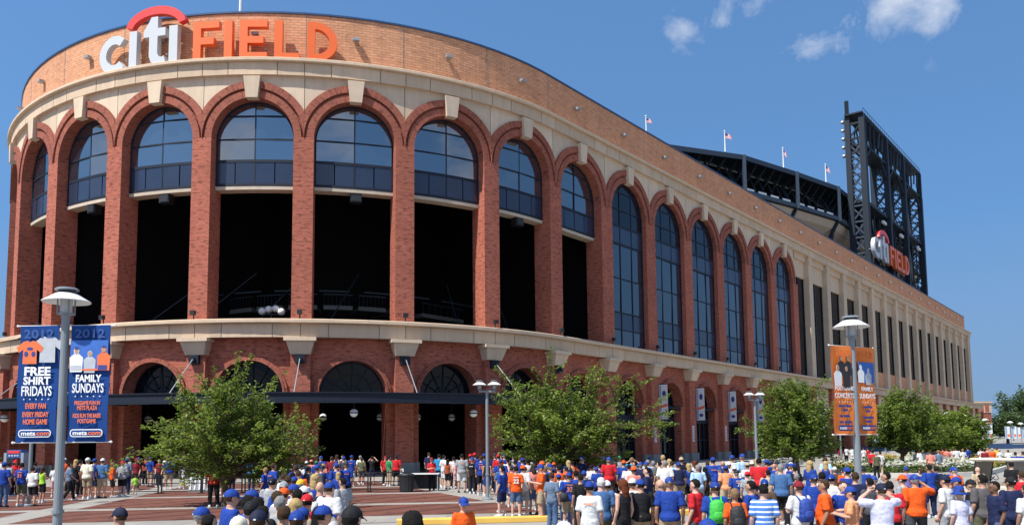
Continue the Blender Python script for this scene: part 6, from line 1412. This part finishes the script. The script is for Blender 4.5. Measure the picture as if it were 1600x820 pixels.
for n, p in enumerate(ppl):
    x, y, h, sh, bt, hd, pose, fac, bld = p
    kind, bc = bt.split(':'); pose_b = 0 if bld == 'child' else pose
    fac2 = fac + rp.gauss(0, 9); root = empty('person', (x, y, 0), LAB[id(p)], 'person', 'people in the crowd', -radians(fac2), local=True)
    k = h / (1.755 if hd[0] in 'cw' else 1.745); root.scale = (k, k, k)
    si = 4 if (n * 7) % 23 == 3 else (3 if (n * 5) % 11 == 2 else n % 3)
    padd(root, 'body', cm(('body', pose_b, bld), lambda: headup(body_mesh(pose_b, bld)), 3), [skin(si), EYE, LIP])
    far = y > 68
    tank = bld == 'slim' and hd[0] == 'l' and n % 2 == 0
    so_ = padd(root, 'shirt', cm(('shirt', pose_b, bld, tank), lambda: shirt_mesh(pose_b, bld, tank, n)), [fab(sh)])
    lk = 'shorts' if kind == 'shorts' else 'pants'
    padd(root, 'shorts' if kind == 'shorts' else 'trousers', cm((lk, pose_b if pose_b == 4 else 0, bld), lambda: legs_mesh(pose_b if pose_b == 4 else 0, bld, lk, n)), [fab(bc)])
    for s in 'LR':
        padd(root, 'shoe', cm(('shoe', pose_b, bld, s), lambda: shoe_mesh(pose_b, bld, s)), [mk('shoe_white', (.6, .6, .58), .6) if n % 3 else mk('shoe_dark', (.03, .03, .035), .6)])
    t = hd[0]
    hc = hd[2:] if t in 'hl' else ['black', 'brown', 'brown', 'sandy', 'black', 'brown', 'grey'][n % 7]
    if t == 'l': padd(root, 'hair', cm(('hair_long',), lambda: headfit(hair_long())), [hairm(hc)])
    elif t != 'b': padd(root, 'hair', cm(('hair',), lambda: headfit(hair_short())), [hairm(hc)])
    if t == 'c': padd(root, 'cap', cm(('cap',), lambda: headfit(cap_mesh())), [cap_c(hd[2:])])
    if t == 'c' and y < 24 and n % 2 == 0:
        mb = MB(); mb.loft([oval(0, .016, .010, 0, 8), oval(.004, .016, .010, 0, 8)]); mb.xf(lambda q: (q[0] + .0, -.114 - q[2] * 1.0, 1.672 + q[1])); padd(root, 'cap_logo', cm(('cap_logo',), lambda: headfit(mb.mesh('cap_logo', []))), [mk('shoe_white', (.6, .6, .58), .6)])
    if t == 'w': padd(root, 'hat', cm(('hat',), lambda: headfit(hat_mesh())), [cap_c(hd[2:])])
    p.append((root, so_, k))
for n, p in enumerate(ppl):                       # unreadable name bars on some shirts
    if p[3] in ('blue', 'navy', 'orange', 'grey', 'white', 'black') and n % 4 == 1 and p[6] == 0 and p[1] < 50:
        m = MB(); yb = -(.118 + .022 + .026) - (.014 if p[8] == 'heavy' else 0)
        for i in range(6): m.box((-.10 + i * .034, yb - .002, 1.30), (-.078 + i * .034, yb, 1.335))
        o = bpy.data.objects.new('name_print', m.mesh('name_print', mk('jersey_white_print', (.72, .72, .72), .7, .03) if p[3] in ('black', 'orange') else mk('jersey_orange_print', (.78, .22, .05), .7, .03))); COL.objects.link(o); o.parent = p[-1][1]
def near(px, py, sh=None):
    c = [p for p in ppl if sh is None or p[3] == sh]; return min(c, key=lambda p: (p[0] - px) ** 2 + (p[1] - py) ** 2)
def number(p, s, mt, size=.20, nm=True):
    root, so_, k = p[-1]; d = BW[p[8]][1]; yb = -(.118 + .022 + .012 + .012) - (.012 if p[8] == 'heavy' else 0)
    text(so_, s, size, mt, 0, 1.17, yb, 1.0, .010, 'number')
    if nm:
        m = MB(); 
        for i in range(5): m.box((-.085 + i * .036, yb - .002, 1.355), (-.062 + i * .036, yb, 1.392))
        o = bpy.data.objects.new('name_print', m.mesh('name_print', mt)); COL.objects.link(o); o.parent = so_
NPR = mk('jersey_orange_print', (.78, .22, .05), .7, .03); WPR = mk('jersey_white_print', (.72, .72, .72), .7, .03)
number(near(1.6, 23.6, 'blue'), '33', NPR)
number(near(-0.5, 35.4, 'blue'), '5', NPR)
number(near(0.1, 27.4, 'orange'), '22', WPR)
number(near(7.1, 26.1, 'blue'), '7', WPR)
number(near(-20.7, 34.4, 'blue'), '31', NPR)
number(near(-8.8, 37.3, 'blue'), '18', NPR)
number(near(-1.5, 38.5, 'blue'), '15', NPR)
number(near(9.7, 28.1, 'black'), '5', WPR)
def backpack(p, col, label, acc=None, side=0):
    root, so_, k = p[-1]; m0 = mk('bag_' + col, dict(CLR, lime=(.04, .42, .05))[col], .7, .12, 6, bump=.2)
    M = Matrix.Translation(root.location) @ Matrix.Rotation(root.rotation_euler.z, 4, 'Z') @ Matrix.Scale(k, 4)
    r = bpy.data.objects.new('backpack' if not side else 'shoulder_bag', None); COL.objects.link(r); r.matrix_world = M; tag(r, label, 'backpack' if not side else 'bag', 'bags carried in the crowd'); d = BW[p[8]][1]
    cy = -.13 - .02 if not side else -.10; cx = side * .20; z0, z1 = (.98, 1.42) if not side else (.86, 1.14)
    mb = MB(); mb.loft([oval(z0, .12, .05, 0, 16), oval(z0 + .03, .15, .085, 0, 16), oval((z0 + z1) / 2, .155, .10, 0, 16), oval(z1 - .05, .13, .075, 0, 16), oval(z1, .07, .035, 0, 16)]); mb.xf(lambda q: (q[0] + cx, q[1] + cy - .07, q[2])); o = link('bag_body', remesh(mb, .02, 2, .012, 3), r); o.data.materials.append(m0)
    mb = MB(); mb.loft([oval(z0 + .05, .09, .03, 0, 12), oval(z0 + .12, .11, .05, 0, 12), oval(z0 + .22, .085, .03, 0, 12)]); mb.xf(lambda q: (q[0] + cx, q[1] + cy - .16, q[2])); o = link('pocket', remesh(mb, .02, 2), r); o.data.materials.append(mk('bag_' + acc, CLR[acc], .7) if acc else m0)
    for sx in ((-1, 1) if not side else (1,)):
        mb = MB(); pts = [(sx * .09, cy - .04, z1 - .05), (sx * .10, -.06, 1.475), (sx * .105, .06, 1.46), (sx * .12, .145, 1.3), (sx * .14, .10, 1.12), (sx * .13, cy - .02, 1.05)] if not side else [(cx, cy, z1), (side * .16, -.16, 1.3), (-side * .02, -.13, 1.44), (-side * .10, 0, 1.49), (-side * .08, .13, 1.36), (side * .1, .17, 1.15), (cx, cy + .06, z1)]
        mb.tube(pts, .018, 6); o = link('strap', mb.mesh('strap', m0), r)
backpack(near(4.0, 15.8, 'blue'), 'lime', 'bright green backpack worn over a blue shirt in the right crowd', None, 0)
backpack(near(-8.6, 34.3, 'white'), 'navy', 'navy backpack worn over a white shirt in the left queue', None, 0)
backpack(near(5.6, 15.9, 'white'), 'blue', 'royal blue backpack worn over a white shirt beside the orange shirt', None, 0)
backpack(near(4.2, 15.2, 'orange'), 'black', 'black backpack worn over an orange shirt by the phone reader', None, 0)
backpack(near(1.6, 23.6, 'blue'), 'black', 'black shoulder bag at the hip of the blue number 33 jersey', None, -1)
backpack(near(1.0, 27.3, 'blue'), 'cream', 'cream and orange bag on the back of a blue tank top', 'orange', 0)
